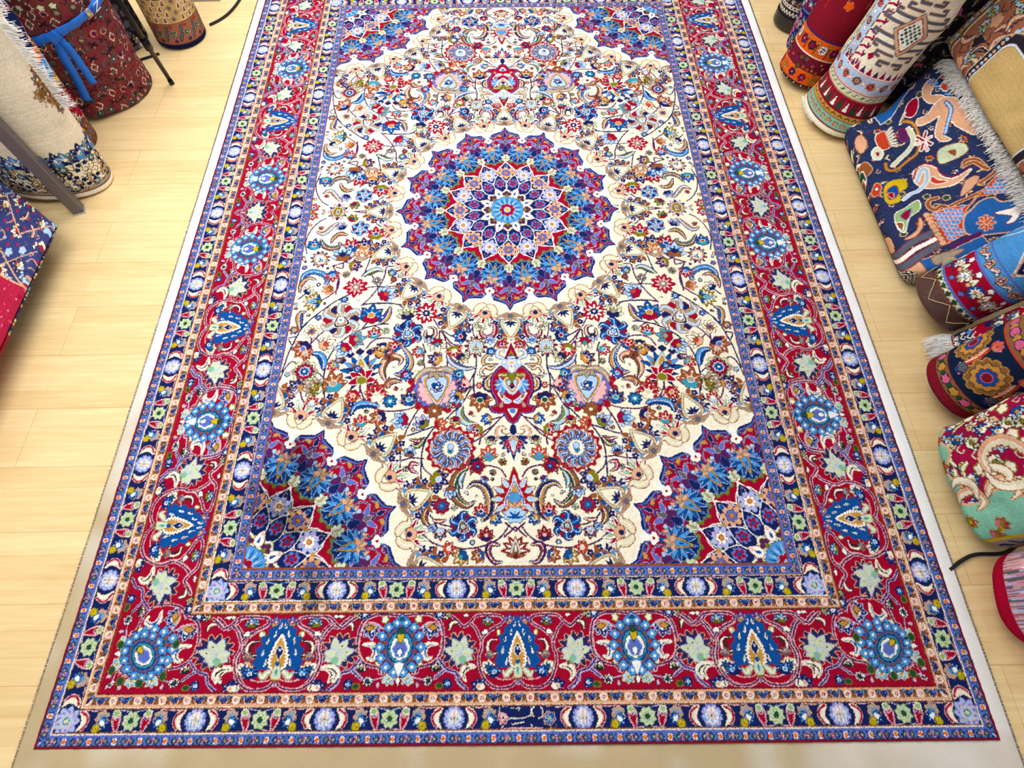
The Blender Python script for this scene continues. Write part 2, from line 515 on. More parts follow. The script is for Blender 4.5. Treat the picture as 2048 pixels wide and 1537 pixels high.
    def pend(s,x0,y0,x1,y1):
        s.frame(x0,y0,x1,y1)
        for sx in(-1,1): s.leaf([(0,20),(sx*22,30),(sx*40,20),(sx*34,4),(sx*20,6)],'Cq',18,'n')
        for i in range(9):
            a=radians(90+(i-4)*26); s.petal(0,40,a,60 if i==4 else 40,17,'B','b',1.6)
        for i in range(7):
            a=radians(90+(i-3)*26); s.petal(0,42,a,42 if i==3 else 30,12,'R','m',1.2)
        s.tear(0,30,0,74,24,'l','w',1.6); s.petal(0,24,radians(60),20,9,'q','n'); s.petal(0,24,radians(120),20,9,'q','n'); s.polar(0,10,10,16,'B','w'); s.pop()
def medallion(cv, cx, cy, rx, ry):
    """sixteen-lobed medallion, radii in mm"""
    cv.push(rx/100,0,0,ry/100,cx,cy); N=16
    def star(rt, rn):
        P=[]
        for k in range(N):
            a=2*pi*k/N
            for da,r in ((-.5,rn),(-.47,rn+.05*rt),(-.36,rn+.10*rt),(-.2,rn+.115*rt),(-.09,rn+.13*rt),(0,rt),(.09,rn+.13*rt),(.2,rn+.115*rt),(.36,rn+.10*rt),(.47,rn+.05*rt)):
                aa=a+da*2*pi/N; P.append((r*cos(aa),r*sin(aa)))
        return P
    cv.fill(star(101,82),'B','w',5.0); cv.fill(star(98.5,80.6),'p'); cv.fill(star(97,79.6),'B'); cv.fill(star(95.5,78.8),'R')
    def at(a,r): return (r*cos(a),r*sin(a))
    for k in range(N):
        a=2*pi*k/N
        ca,sa=cos(a),sin(a); cv.push(sa,-ca,ca,sa,0,0)     # local y outward
        cv.tear(0,67,0,88,12,'P','p',1.8,base=.6)
        for sx in(-1,1):
            cv.stroke([(sx*2,69),(sx*9,73),(sx*12,79),(sx*9,84),(sx*5,82)],2.6,'B',4,out='L',ow=1.2)
            cv.stroke([(sx*2,86),(sx*7,89),(sx*11,86),(sx*14,88)],2.2,'B',3,out='L',ow=1.1)
            cv.stroke([(sx*3,91),(sx*5,94)],1.9,'P',3,out='p',ow=1.0)
            cv.petal(sx*3.4,88.8,radians(90-sx*80),5.5,2.8,'o','B',1)
            cv.petal(sx*2,80,radians(90-sx*50),8,3.4,'p','m',1.1); cv.petal(sx*7,70,radians(90-sx*20),9,3.8,'q','n',1.2)
            cv.polar(sx*6.5,77.5,1.5,1.3,'l','P'); cv.petal(sx*4,86,radians(90+sx*60),4,2,'r')
        cv.petal(0,67.5,radians(90),9,5.2,'B','p',1.2); cv.petal(0,78,radians(90),7,3.6,'a','m',1.2); cv.petal(0,87,radians(90),7,3.2,'B','L',1.1); cv.petal(0,94,radians(90),4,2,'R','p',1)
        cv.pop()
    for k in range(N):
        a=2*pi*(k+.5)/N; ca,sa=cos(a),sin(a); cv.push(sa,-ca,ca,sa,0,0)
        cv.polar(0,84,3.6,3.4,'w','B',4,.3,0,1.6); cv.polar(0,84,1.0,1.0,'R'); cv.petal(0,86,radians(90),9,5.0,'w'); cv.polar(0,78.6,1.7,1.6,'b','B')
        for i in range(5):
            b=radians(-90+(i-2)*34); cv.polar(9.5*cos(b),65.5+9.5*sin(b),3.0,2.8,'O','B',4,.5,b,1.2)
        cv.polar(0,66,10.4,10.2,'B','s',12,.12,0,1.4)
        for i in range(11):
            b=radians(-90+(i-5)*25); cv.petal(1.2*cos(b),69.5+1.2*sin(b),b,13-.7*abs(i-5),3.3,'s' if i%2 else 'b','B' if i%2 else 'l',1.5)
        cv.tear(0,72.5,0,58.5,6.8,'o','B',1.8,base=.5); cv.tear(0,71,0,61,4.2,'s','k',1.2,base=.5); cv.petal(0,68,radians(-90),3.5,1.6,'b'); 
        for i in range(5):
            b=radians(90+(i-2)*50); cv.petal(0,72.5,b,5.6,3.0,'t' if i%2 else 'q','n',1.2)
        cv.pop()
    Q=[]
    for k in range(N):
        a=2*pi*k/N
        for da,r in ((0,56),(.12,52),(.3,49.5),(.42,46.5),(.5,44.5),(.58,46.5),(.7,49.5),(.88,52)): Q.append(at(a+da*2*pi/N,r))
    cv.fill(Q,'B','w',3.6)
    for k in range(N):
        a=2*pi*k/N; ca,sa=cos(a),sin(a); cv.push(sa,-ca,ca,sa,0,0)
        cv.petal(0,57,radians(90),7,6,'e','w',1.8); cv.polar(0,61.5,3.4,3.0,'e','B',5,.6,0,1.4); cv.petal(0,58.5,radians(90),6,2.2,'t')
        cv.tear(0,33,0,55,15.4,'B','w',3.0,base=.7)
        cv.polar(0,42.5,6.4,6.0,'L' if k%2 else 'q','p' if k%2 else 'r',8,.45,0,1.3); cv.polar(0,42.5,3.6,3.3,'w' if k%2 else 'p','x' if k%2 else 'B',7,.45,0,1.4); cv.polar(0,42.5,1.5,1.3,'o','R')
        cv.petal(0,48.5,radians(90),4,2.6,'b' if k%2==0 else 'B','m' if k%2 else 'l',1.0); cv.pop()
    for k in range(N):
        a=2*pi*(k+.5)/N; ca,sa=cos(a),sin(a); cv.push(sa,-ca,ca,sa,0,0)
        cv.tear(0,21,0,40,12,'B','w',2.8,base=.75); cv.polar(0,30.5,3.9,4.6,'p','B',8,.4,0,1.2); cv.polar(0,30.5,2.8,3.3,'R','s',5,.5,0,1.3); cv.polar(0,30.5,1.3,1.6,'b'); cv.polar(0,43.6,1.4,1.4,'o'); cv.pop()
    cv.polar(0,0,21.5,21.5,'C','B',N,.16,0,1.8)
    for k in range(N):
        a=2*pi*k/N; ca,sa=cos(a),sin(a); cv.push(sa,-ca,ca,sa,0,0)
        if k%2: cv.petal(0,15,radians(90),11,7,'w','n',1.5); cv.petal(0,17,radians(90),4.5,2,'b'); cv.petal(0,22,radians(90),3,2,'m')
        else: cv.polar(0,17.6,3.2,2.8,'P','O',4,.5,0,2.0); cv.petal(0,13,radians(90),5,3.4,'O')
        cv.pop()
    cv.polar(0,0,14,14,'s','B',32,.14,0,1.6)
    for k in range(28):
        a=2*pi*k/28; cv.petal(7*cos(a),7*sin(a),a,6.6,1.0,'b' if k%2 else 'l')
    cv.polar(0,0,6.4,6.4,'R','l',8,.22,0,1.6); cv.polar(0,0,3.2,3.2,'L','B'); cv.polar(0,0,1.8,1.8,'y')
    cv.pop()
def shield(cv, ox, oy, sc):
    """pendant below the medallion, in picture units of 1/7.685 px; y towards the near end"""
    cv.push(sc[0],0,0,sc[1],ox,oy)
    for m in (1,-1):
        cv.push(m,0,0,1,0,0)
        cv.leaf([(60,480),(150,460),(215,430),(200,350),(130,330),(110,370)],'ll',52,'n',False)
        cv.leaf([(200,560),(330,575),(420,560),(430,480),(380,425),(300,420)],'oo',42,'B',False)
        cv.leaf([(230,570),(330,640),(400,600),(470,680),(430,730),(520,720)],'oC',38,'B',False)
        cv.leaf([(180,600),(250,700),(360,760),(480,765)],'oo',46,'B',False)
        cv.leaf([(330,760),(400,820),(390,920),(300,980),(270,1080)],'oB',70,'B',False)
        cv.pop()
    P=[(0,1450),(-60,1420),(-110,1330),(-130,1290),(-200,1300),(-300,1280),(-350,1200),(-270,1200),(-230,1170),(-260,1060),(-310,980),(-325,850),(-290,740),(-220,650),(-150,590),(-110,560),(0,540)]
    P=P+[(-x,y) for x,y in P[::-1]]
    cv.fill(P,'R','B',3.4)
    cv.stroke([(p[0]*.95,p[1]) for p in P],1.6,'p',1)
    cv.fill([(-95,470),(0,230),(95,470)],'R','B',2.2); cv.fill([(-42,450),(0,350),(42,450)],'O','o',1.2); cv.fill([(-24,450),(0,390),(24,450)],'g'); cv.polar(0,455,70,22,'l','B')
    for m in(1,-1):
        cv.push(m,0,0,1,0,0)
        cv.fill([(20,500),(130,480),(175,560),(90,640),(30,700),(0,690),(0,500)],'l',None)
        for i in range(6):
            a=radians(-60+i*28); cv.petal(120,890,a,150,60,'s' if i%2 else 'l','p' if i%2 else 'B',1.2)
        cv.leaf([(20,1130),(90,1120),(150,1060),(210,1010)],'sl',60,'w')
        cv.leaf([(20,700),(100,740),(180,730),(190,760)],'OO',62,'n')
        cv.petal(140,1080,radians(-60),80,44,'n','e',1.2); cv.petal(180,1220,radians(-110),90,50,'t','n',1.6)
        cv.petal(90,520,radians(30),60,50,'w','t')
        cv.pop()
    cv.tear(0,780,0,1040,330,'l',None,base=.6)
    cv.tear(0,760,0,1010,230,'o','C',2.2,base=.55); cv.tear(0,800,0,970,160,'l','B',1.6,base=.55)
    cv.polar(0,900,44,40,'B','w',5,.4); cv.polar(0,885,26,20,'R'); cv.tear(0,700,0,850,110,'O','g',1.8,rag=.3)
    cv.polar(0,630,40,60,'w','t',5,.3); cv.polar(0,600,14,20,'n'); cv.tear(0,1230,0,1370,150,'C','B',2.0); cv.polar(0,1270,32,30,'p','s')
    cv.polar(0,540,50,22,'q','w')
    cv.pop()
def red_cell(cv, ext=(0,1)):
    """half repeat of the main border in picture units: palmette axis x=180, round axis x=1370; y 510 inner, 1330 outer"""
    for m,x_ in ((1,180),(-1,180)):
        cv.push(m,0,0,1,x_-m*180,0)
        # vines
        cv.stroke([(190,1230),(260,1290),(400,1300),(500,1230),(560,1100),(570,980),(545,900),(535,800),(440,700),(350,650),(320,600),(350,560),(450,545),(600,555),(660,620),(730,670),(790,610),(850,560)],4.6,'P',5,out='m',ow=1.9)
        cv.stroke([(545,830),(600,700),(650,640)],4.4,'P',4,out='m',ow=1.9)
        cv.stroke([(200,1180),(260,1215),(360,1215),(420,1180)],2.2,'m',4); cv.stroke([(180,1190),(180,1260)],4,'p',2,out='m')
        cv.pop()
    for m in (1,-1):
        cv.push(m,0,0,1,1370-m*1370,0)
        cv.stroke([(1340,545),(1200,530),(1080,540),(990,600),(950,720),(945,880),(980,990),(1060,1060),(1170,1090),(1190,1140)],4.6,'P',5,out='m',ow=1.9)
        cv.stroke([(1190,690),(1100,620),(1000,620)],2.2,'m',4)
        cv.stroke([(980,1010),(900,1110),(800,1150),(780,1230),(700,1310)],4.4,'P',4,out='L',ow=1.9)
        cv.stroke([(920,1120),(1010,1200)],3.6,'P',3,out='L',ow=1.8)
        cv.stroke([(1120,1215),(1220,1190)],2.2,'L',3)
        cv.pop()
    for m in (1,-1):    # things around the palmette
        cv.push(m,0,0,1,180-m*180,0)
        cv.flower(255,650,255,545,'pom','P'); cv.flower(480,660,490,560,'sOe','k'); cv.polar(370,735,16,28,'C','O')
        cv.leaf([(385,950),(455,950),(475,880),(450,820),(395,810)],'rC',40,'k'); cv.flower(470,1000,450,930,'sbo','n')
        cv.rosette(480,1090,72,'Cbg',6,'n'); cv.flower(400,1190,440,1080,'bBs','B'); cv.petal(480,720,radians(20),70,50,'w','k',1.8)
        cv.flower(515,1310,640,1250,'BCq','B'); cv.leaf([(600,1090),(680,1090),(730,1150),(700,1230)],'kC',50,'C')
        cv.petal(680,550,0,60,30,'w','k',1.6); cv.pop()
    for m in (1,-1):    # around the round flower
        cv.push(m,0,0,1,1370-m*1370,0)
        cv.flower(1060,630,1080,790,'Bow','L'); cv.polar(1050,680,34,26,'o','k',4,.4); cv.polar(1200,585,26,34,'C','O',5,.5)
        cv.leaf([(1000,850),(1090,860),(1130,930),(1100,1000),(1050,990)],'bC',46,'C'); cv.flower(1000,1130,1010,1050,'wkv','k')
        cv.polar(1165,1045,20,28,'C','O'); cv.rosette(1080,1225,50,'wkb',8,'k'); cv.flower(850,1250,930,1265,'bBs','B'); cv.polar(965,1275,30,24,'g','O')
        cv.flower(1250,1170,1320,1250,'slo','e'); cv.petal(1180,1290,radians(-90),60,30,'m','P'); cv.stroke([(1250,1100),(1220,1150)],4,'P',2,out='m')
        cv.leaf([(800,620),(860,640),(880,700)],'nC',44,'k'); cv.flower(880,545,960,530,'Cvq','k'); cv.flower(1010,500,960,580,'Bpl','B')
        cv.pop()
    # leaf flower in the middle
    cv.polar(780,915,158,158,'K','q',13,.42,.2,1.9,sharp=1.4)
    for i in range(8):
        a=radians(-60+i*42-40); cv.petal(745,955,a,180 if i in(0,1,2) else 118,86,'e','L',1.8,tip=.8)
    for i in range(3): a=radians(-60+i*42); cv.polar(740+110*cos(a),960+110*sin(a),8,8,'R')
    cv.petal(750,980,radians(115),90,60,'z','v',1.4); cv.petal(690,1030,radians(60),50,30,'O')
    # palmette, flame shaped
    P=[(180,560),(130,630),(50,690),(60,740),(-5,770),(15,840),(-38,900),(-8,960),(-48,1030),(0,1095),(80,1090),(180,1110)]
    P=P+[(360-x,y) for x,y in P[::-1]]
    cv.fill(P,'b','b',1.5)
    for m in(1,-1):
        cv.push(m,0,0,1,180-m*180,0)
        for x,y in ((110,740),(50,810),(25,930),(60,1040),(150,650)): cv.petal(x,y+30,radians(-80),80,22,'w','k' if x<100 else None,1.0); cv.petal(x,y+14,radians(-80),50,10,'B' if y<900 else 's')
        cv.leaf([(150,1090),(90,1140),(60,1180),(30,1130)],'ee',44,'t',False); cv.pop()
    cv.tear(180,1120,180,720,190,'w','B',2,rag=.14,base=.6); cv.tear(180,1100,180,760,138,'o',None,rag=.3,base=.55)
    cv.polar(180,920,28,56,'B','w',4,.3); cv.polar(180,900,10,16,'l'); cv.tear(180,1210,180,990,90,'e','n',1.6,base=.5); cv.polar(180,1040,20,26,'b'); cv.petal(180,1090,radians(90),80,24,'T')
    cv.polar(180,1215,40,16,'n')
    # round flower
    for i in range(14):
        a=2*pi*i/14+pi/14*0; x,y=1370+205*cos(a),880+265*sin(a)
        cv.petal(1370+120*cos(a),880+170*sin(a),a,130,64,'b','n',2.0); cv.polar(x,y,42,46,'s','B',4,.3,0,1.4); cv.polar(x,y,15,18,'w')
    cv.polar(1370,880,135,185,'b','n',14,.1); cv.polar(1370,880,116,160,'T','B'); cv.polar(1370,890,92,120,'w','B',8,.12)
    cv.polar(1370,900,66,84,'p','l',6,.2); cv.petal(1370,900,radians(90),80,50,'w','b'); cv.petal(1370,720,radians(90),120,70,'y','k',1.8); cv.polar(1370,710,26,30,'g','k')
    cv.tear(1370,1040,1370,1180,90,'w','s',2); cv.petal(1370,1190,radians(90),80,40,'w','k',1.6); cv.flower(1370,600,1370,530,'sgg','b')
def navy_unit(cv, s0, per, y0, h):
    """one repeat of the navy border: peony at s0, rosette at s0+per/2 ; y0 inner edge, h width"""
    cv.push(per/320,0,0,h/56,s0,y0)
    for m,o in ((1,0),(-1,320)):
        cv.push(m,0,0,1,o,0)
        cv.rosette(0,28,26,'LwR',9,'p'); cv.polar(0,28,12,14,'l','w',8,.45,0,1.6)
        for q in (-1,1): cv.petal(q*5,28,radians(90),20,5,'w','p',1.4); cv.petal(q*5,28,radians(-90),20,5,'w','m',1.4)
        cv.polar(0,28,4,7,'e','m'); cv.polar(0,28,1.5,3,'g')
        cv.leaf([(28,6),(42,16),(44,34),(30,50)],'Ce',17,'k',False); cv.stroke([(34,8),(50,18),(53,32),(44,46)],4.4,'R',4,out='m',ow=1.6)
        cv.rosette(88,22,17,'tst',7,'q'); cv.flower(84,26,102,44,'bsw','B'); cv.rosette(78,44,10,'yyO',5,'O'); cv.polar(88,30,4,4,'w')
        cv.tear(120,8,128,52,17,'R','m',2.4,rag=.4,base=.7); cv.polar(123,20,4,5,'b','m'); cv.polar(120,12,7,6,'v','C',5,.4)
        cv.stroke([(40,3),(62,6),(90,3)],1.9,'m',3); cv.stroke([(110,53),(150,50)],1.9,'m',3); cv.stroke([(128,4),(150,8)],1.9,'L',3)
        cv.pop()
    cv.rosette(160,28,21,'evg',8,'v'); cv.polar(160,28,7,7,'g','e',6,.3)
    cv.pop()
def small_guard(cv, s0, y0, h, kind):
    """61.5 mm repeat of a narrow guard; kind b blue, o ochre"""
    cv.push(1,0,0,h/30,s0,y0)
    if kind=='b':
        cv.polar(0,15,4.5,6,'h','w',0,0,0,1.8); cv.polar(0,15,1.6,2,'y')
        for m in(1,-1): 
            cv.stroke([(m*9,7),(m*6,15),(m*9,23)],2,'B',2); cv.stroke([(m*12,8),(m*18,15),(m*12,22)],3,'s',2,out='B',ow=1)
            cv.polar(m*22,15,4.5,7,'a','B',4,.3); cv.polar(m*22,15,1.5,2,'e')
        cv.petal(31,15,radians(60),7,4,'R','m',1.4); cv.petal(31,15,radians(240),7,4,'R','m',1.4)
    else:
        cv.rosette(0,15,9,'mxw',6,'C'); cv.rosette(30.7,15,8,'pBb',6,'d')
        for m in(1,-1):
            cv.fill([(m*11,7),(m*14,24),(m*20,24),(m*17,7)],'n','k',1); cv.polar(m*20,9,3.4,3,'s','B'); cv.stroke([(m*9,25),(m*13,8)],1.6,'k',1)
    cv.pop()
def build_pile():
    FU,FV=757.5,1313.4; OFF=dict(F=0,L6=29.3,L5=83.5,L4=114.5,L3=300.4,L2=331.1,L1=387,P=417.8)
    W=FU+OFF['P']; H=FV+OFF['P']; g=(W/900,H/1240)
    cv=Canvas(W,H,g,'C')
    X=cv.X[None,:]; Y=cv.Y[:,None]; D=np.maximum(X-FU,Y-FV); side=(X-FU)>(Y-FV)
    field=D<0
    def band(a,b): return (D>=OFF[a])&(D<OFF[b])
    # ---- field
    cv.mask=field
    items=[]
    for ln in FIELD.strip().split('\n'):
        t=ln.split(); items.append((t[0],'' if t[1]=='-' else t[1],float(t[2]),[float(v) for v in t[3:]]))
    used=None
    for k,c,w,q in items:
        if k=='s': cv.stroke(list(zip(q[::2],q[1::2])),w+3.0,c,5)
    # ring of lotus and tulip flowers round the centre and the corner medallions
    for cx,cy,rx,ry,sg in ((0,0,427,460,1),(FU,FV,445,448,-1)):
        for k in range(-1,18):
            a=2*pi*k/16; 
            if sg>0 and not -.2<a<pi/2+.2: continue
            A=a if sg>0 else pi+a
            if sg<0 and not -.2<a<pi/2+.2: continue
            e=(cx+rx*1.03*cos(A),cy+ry*1.03*sin(A)); f=(cx+(rx+118)*cos(A),cy+(ry+124)*sin(A)); cv.lotus(*e,*f)
            A2=A+pi/16; e=(cx+rx*.97*cos(A2),cy+ry*.97*sin(A2)); f=(cx+(rx+78)*cos(A2),cy+(ry+80)*sin(A2)); cv.tulip(*e,*f)
    for k,c,w,q in items:
        if k=='l': cv.leaf(list(zip(q[::2],q[1::2])),c,w)
    for k,c,w,q in items:
        if k in('pin','star','crown','oval','rosb','palm','peony','pinr','palm2','pend'):
            fn=getattr(cv,k); fn(*q,c) if k in('pin','star','oval','rosb','palm') else fn(*q)
    for k,c,w,q in items:
        if k=='f': 
            dx,dy=(q[2]-q[0])*.12,(q[3]-q[1])*.12
            cv.flower(q[0]-dx,q[1]-dy,q[2]+dx,q[3]+dy,c)
        if k=='r': cv.rosette(q[0],q[1],hypot(q[2]-q[0],q[3]-q[1])*1.1,c,int(w))
    shield(cv,0,539.5,(.215,.237))
    # little leaves in what is left of the cream ground
    busy=(cv.a!=KI['C'])
    rnd=random.Random(5)
    cs=np.cumsum(np.cumsum(np.pad(busy.astype(np.int32),((1,0),(1,0))),0),1)
    for _ in range(9000):
        x=rnd.uniform(0,FU-8); y=rnd.uniform(0,FV-8)
        if min(x**2/427**2+y**2/460**2,((FU-x)**2/445**2+(FV-y)**2/448**2))<1.06: continue
        r=rnd.choice((17,13,10)); i0,i1=max(0,int((x-r)/g[0])),min(cv.nx,int((x+r)/g[0])); j0,j1=max(0,int((y-r)/g[1])),min(cv.ny,int((y+r)/g[1]))
        if cs[j1,i1]-cs[j0,i1]-cs[j1,i0]+cs[j0,i0]>0: continue
        a=rnd.uniform(0,2*pi); s_=r*.62; k=rnd.random()
        if k<.3: cv.flower(x-s_*cos(a),y-s_*sin(a),x+s_*cos(a),y+s_*sin(a),rnd.choice(('lBw','ROb','tke','bBs','qnB')))
        elif k<.55: cv.rosette(x,y,s_*.8,rnd.choice(('tkt','lBw','ekw','pBw')),6)
        elif k<.8: cv.stroke([(x-s_,y),(x-s_*.2,y-s_*.7),(x+s_*.6,y-s_*.1),(x+s_*.1,y+s_*.4),(x-s_*.2,y)],1.9,rnd.choice('KkP').replace('K','d'),4)
        else: cv.leaf([(x-s_*cos(a),y-s_*sin(a)),(x+s_*.4*sin(a),y-s_*.4*cos(a)),(x+s_*cos(a),y+s_*sin(a))],rnd.choice(('ROq','lsB','Olq')),s_*.7)
        cs=np.cumsum(np.cumsum(np.pad((cv.a!=KI['C']).astype(np.int32),((1,0),(1,0))),0),1) if _%12==0 else cs
        # keep later ones away
        j0,j1,i0,i1=max(0,j0),j1,max(0,i0),i1
        cs=cs+0
    medallion(cv,0,0,427,460); medallion(cv,FU,FV,445,448)
    cv.mask=None
    # ---- borders
    for a,b,c in (('F','L6','p'),('L6','L5','B'),('L5','L4','q'),('L4','L3','R'),('L3','L2','q'),('L2','L1','B'),('L1','P','p')):
        cv.a[band(a,b)]=KI[c]
    def run(fn, m): cv.mask=m; fn(); cv.mask=None
    red=band('L4','L3')
    # main border, sides then end
    hw=185.9
    def sidecells():
        for s0,s1 in ((-162,178),(518,178),(518,866),(1190,866),(1190,1521)):
            k=(s1-s0)/1190.
            cv.push(0,k,hw/820,0,FU+OFF['L4']-510*hw/820,s0-180*k); red_cell(cv); cv.pop()
    def endcells():
        for s0,s1 in ((0,305),(617,305),(617,955)):
            k=(s1-s0)/1190.
            cv.push(k,0,0,hw/820,s0-180*k,FV+OFF['L4']-510*hw/820); red_cell(cv); cv.pop()
    run(sidecells, red&side); run(endcells, red&~side)
    cv.mask=red&(X>868)&(Y>1424)
    cv.push(.25,0,0,.25,960-1370*.25*.707-880*.25*.707*-1*-1,1521); cv.pop()
    c45=.2*.7071
    cv.push(c45,c45,-c45,c45,968-(1370*c45-880*c45),1526-(1370*c45+880*c45))
    for i in range(14):
        a=2*pi*i/14; x,y=1370+225*cos(a),880+285*sin(a)
        cv.petal(1370+120*cos(a),880+170*sin(a),a,150,84,'b','n',2.0); cv.polar(x,y,46,46,'s','B',4,.3,0,1.4); cv.polar(x,y,15,18,'w')
    cv.polar(1370,880,150,200,'b','n',14,.1); cv.polar(1370,880,126,170,'T','B'); cv.polar(1370,880,96,130,'w','B',8,.12); cv.polar(1370,890,66,84,'p','l',6,.2); cv.petal(1370,740,radians(90),110,60,'y','k')
    cv.pop()
    for x,y in((1035,1500),(1040,1560),(1010,1585),(960,1590),(905,1575),(890,1500)): cv.polar(x,y,8,9,'g','O')
    cv.mask=None
    # navy borders
    for a,b,per_s,per_e,cu in (('L6','L5',342.4,326,0),('L2','L1',335.2,319,0)):
        o,h=OFF[a],OFF[b]-OFF[a]; m=band(a,b); cor_v=FV+o+h/2; cor_u=FU+o+h/2
        def fs():
            n=round(cor_v/per_s); p_=cor_v/n
            for k in range(-1,n+1): cv.push(0,1,1,0,FU+o,0); navy_unit(cv,k*p_,p_,0,h); cv.pop()
        def fe():
            p_=cor_u/2.5 if a=='L6' else cor_u/3.5
            for k in range(-1,5): navy_unit(cv,(k+.5)*p_,p_,FV+o,h)
        run(fs,m&side); run(fe,m&~side)
        cv.mask=m; c45=.7071*h/56; cv.push(c45,c45,-c45,c45,cor_u,cor_v); cv.rosette(0,0,34,'LpR',9,'p'); cv.polar(0,0,15,15,'l','m',8,.3); cv.polar(0,0,6,6,'e','g'); cv.pop(); cv.mask=None
    for a,b,kd in (('F','L6','b'),('L5','L4','o'),('L3','L2','o'),('L1','P','b')):
        o,h=OFF[a],OFF[b]-OFF[a]; m=band(a,b)
        def fs():
            for k in range(-1,30): cv.push(0,1,1,0,FU+o,0); small_guard(cv,k*61.5,2,h-4,kd); cv.pop()
        def fe():
            for k in range(-1,21): small_guard(cv,k*61.5+(30 if kd=='o' else 0),FV+o+2,h-4,kd)
        run(fs,m&side); run(fe,m&~side)
    gm=1.0
    def line(d0,w,c): cv.a[(D>=d0)&(D<d0+w)]=KI[c]
    line(-3.2,3.4,'n'); line(-.3,2,'r')
    for k in('L6','L1'): line(OFF[k]-3.6,2,'n'); line(OFF[k]-1.2,2.2,'C' ); 
    for k in('L5','L2'): line(OFF[k]-1.5,2.2,'C'); line(OFF[k]+.8,2.4,'n')
    for k in('L4','L3'): line(OFF[k]-3,3,'n'); line(OFF[k],1.9,'k' if k=='L4' else 'r')
    line(OFF['L6']+1,1.8,'d'); line(OFF['P']-5,5,'r'); line(OFF['P']-7,1.8,'k'); line(OFF['L3']-2,2,'r')
    return cv

PAL.update(K=(44,40,86),N=(42,52,90),U=(36,96,168),A=(124,58,60),E=(160,100,76),D=(196,166,108),Z=(20,36,64),W=(140,98,58),F=(196,150,165),G=(58,66,122),V=(176,34,66))
KEYS=list(PAL); KI={k:i for i,k in enumerate(KEYS)}
# ---------------------------------------------------------------- helpers
def lin(c):
    c = np.asarray(c, float)/255; return np.where(c <= .04045, c/12.92, ((c+.055)/1.055)**2.4)
PALN = np.array([lin(PAL[k]) for k in KEYS], np.float32)
MATS = {}
def mat(name, rgb=(128,128,128), rough=.8, metal=0, attr=None, bump=0, bscale=400, sheen=0, spec=.5, noise=0, nscale=30):
    if name in MATS: return MATS[name]
    m = bpy.data.materials.new(name); m.use_nodes = True; nt = m.node_tree; b = nt.nodes['Principled BSDF']; MATS[name] = m
    b.inputs['Roughness'].default_value = rough; b.inputs['Metallic'].default_value = metal
    b.inputs['Specular IOR Level'].default_value = spec
    if sheen: b.inputs['Sheen Weight'].default_value = sheen; b.inputs['Sheen Roughness'].default_value = .5
    src = None
    if attr:
        a = nt.nodes.new('ShaderNodeAttribute'); a.attribute_name = attr; src = a.outputs['Color']
    else:
        b.inputs['Base Color'].default_value = (*lin(rgb), 1)
    tc = nt.nodes.new('ShaderNodeTexCoord')
    if noise:
        n = nt.nodes.new('ShaderNodeTexNoise'); n.inputs['Scale'].default_value = nscale; n.inputs['Detail'].default_value = 4
        nt.links.new(tc.outputs['Object'], n.inputs['Vector'])
        mx = nt.nodes.new('ShaderNodeMix'); mx.data_type = 'RGBA'; mx.blend_type = 'MULTIPLY'; mx.inputs[0].default_value = 1
        rp = nt.nodes.new('ShaderNodeMapRange'); rp.inputs[1].default_value = .3; rp.inputs[2].default_value = .7; rp.inputs[3].default_value = 1-noise; rp.inputs[4].default_value = 1+noise*.4
        nt.links.new(n.outputs[0], rp.inputs[0])
        if src: nt.links.new(src, mx.inputs[6])
        else: mx.inputs[6].default_value = (*lin(rgb), 1)
        nt.links.new(rp.outputs[0], mx.inputs[7]); src = mx.outputs[2]
    if src: nt.links.new(src, b.inputs['Base Color'])
    if bump:
        n = nt.nodes.new('ShaderNodeTexNoise'); n.inputs['Scale'].default_value = bscale; n.inputs['Detail'].default_value = 2
        nt.links.new(tc.outputs['Object'], n.inputs['Vector'])
        bp = nt.nodes.new('ShaderNodeBump'); bp.inputs['Strength'].default_value = bump; bp.inputs['Distance'].default_value = .003
        nt.links.new(n.outputs[0], bp.inputs['Height']); nt.links.new(bp.outputs[0], b.inputs['Normal'])
    return m
def mesh_obj(name, V, Fq, m, parent=None, smooth=True, cols=None):
    V = np.asarray(V, np.float32); me = bpy.data.meshes.new(name)
    Fq = np.asarray(Fq, np.int32); n = Fq.shape[1]
    me.vertices.add(len(V)); me.vertices.foreach_set('co', V.ravel())
    me.loops.add(Fq.size); me.loops.foreach_set('vertex_index', Fq.ravel())
    me.polygons.add(len(Fq)); me.polygons.foreach_set('loop_start', np.arange(0, Fq.size, n, dtype=np.int32))
    me.polygons.foreach_set('use_smooth', np.full(len(Fq), smooth))
    me.update(calc_edges=True)
    if cols is not None:
        a = me.color_attributes.new('yarn', 'FLOAT_COLOR', 'POINT')
        c = np.ones((len(V), 4), np.float32); c[:, :3] = cols; a.data.foreach_set('color', c.ravel())
    if m: me.materials.append(m)
    o = bpy.data.objects.new(name, me); COL.objects.link(o)
    if parent: o.parent = parent
    return o
def py_obj(name, V, F, m, parent=None, smooth=False):
    me = bpy.data.meshes.new(name); me.from_pydata([tuple(map(float, v)) for v in V], [], F); me.update()
    for p in me.polygons: p.use_smooth = smooth
    me.materials.append(m); o = bpy.data.objects.new(name, me); COL.objects.link(o)
    if parent: o.parent = parent
    return o
def thing(name, label, cat, loc=(0,0,0), group=None):
    o = bpy.data.objects.new(name, None); COL.objects.link(o); o.location = loc; o.empty_display_size = .1
    return tag(o, label, cat, group)
def tag(o, label, cat, group=None):
    o['label'] = label; o['category'] = cat
    if group: o['group'] = group
    return o
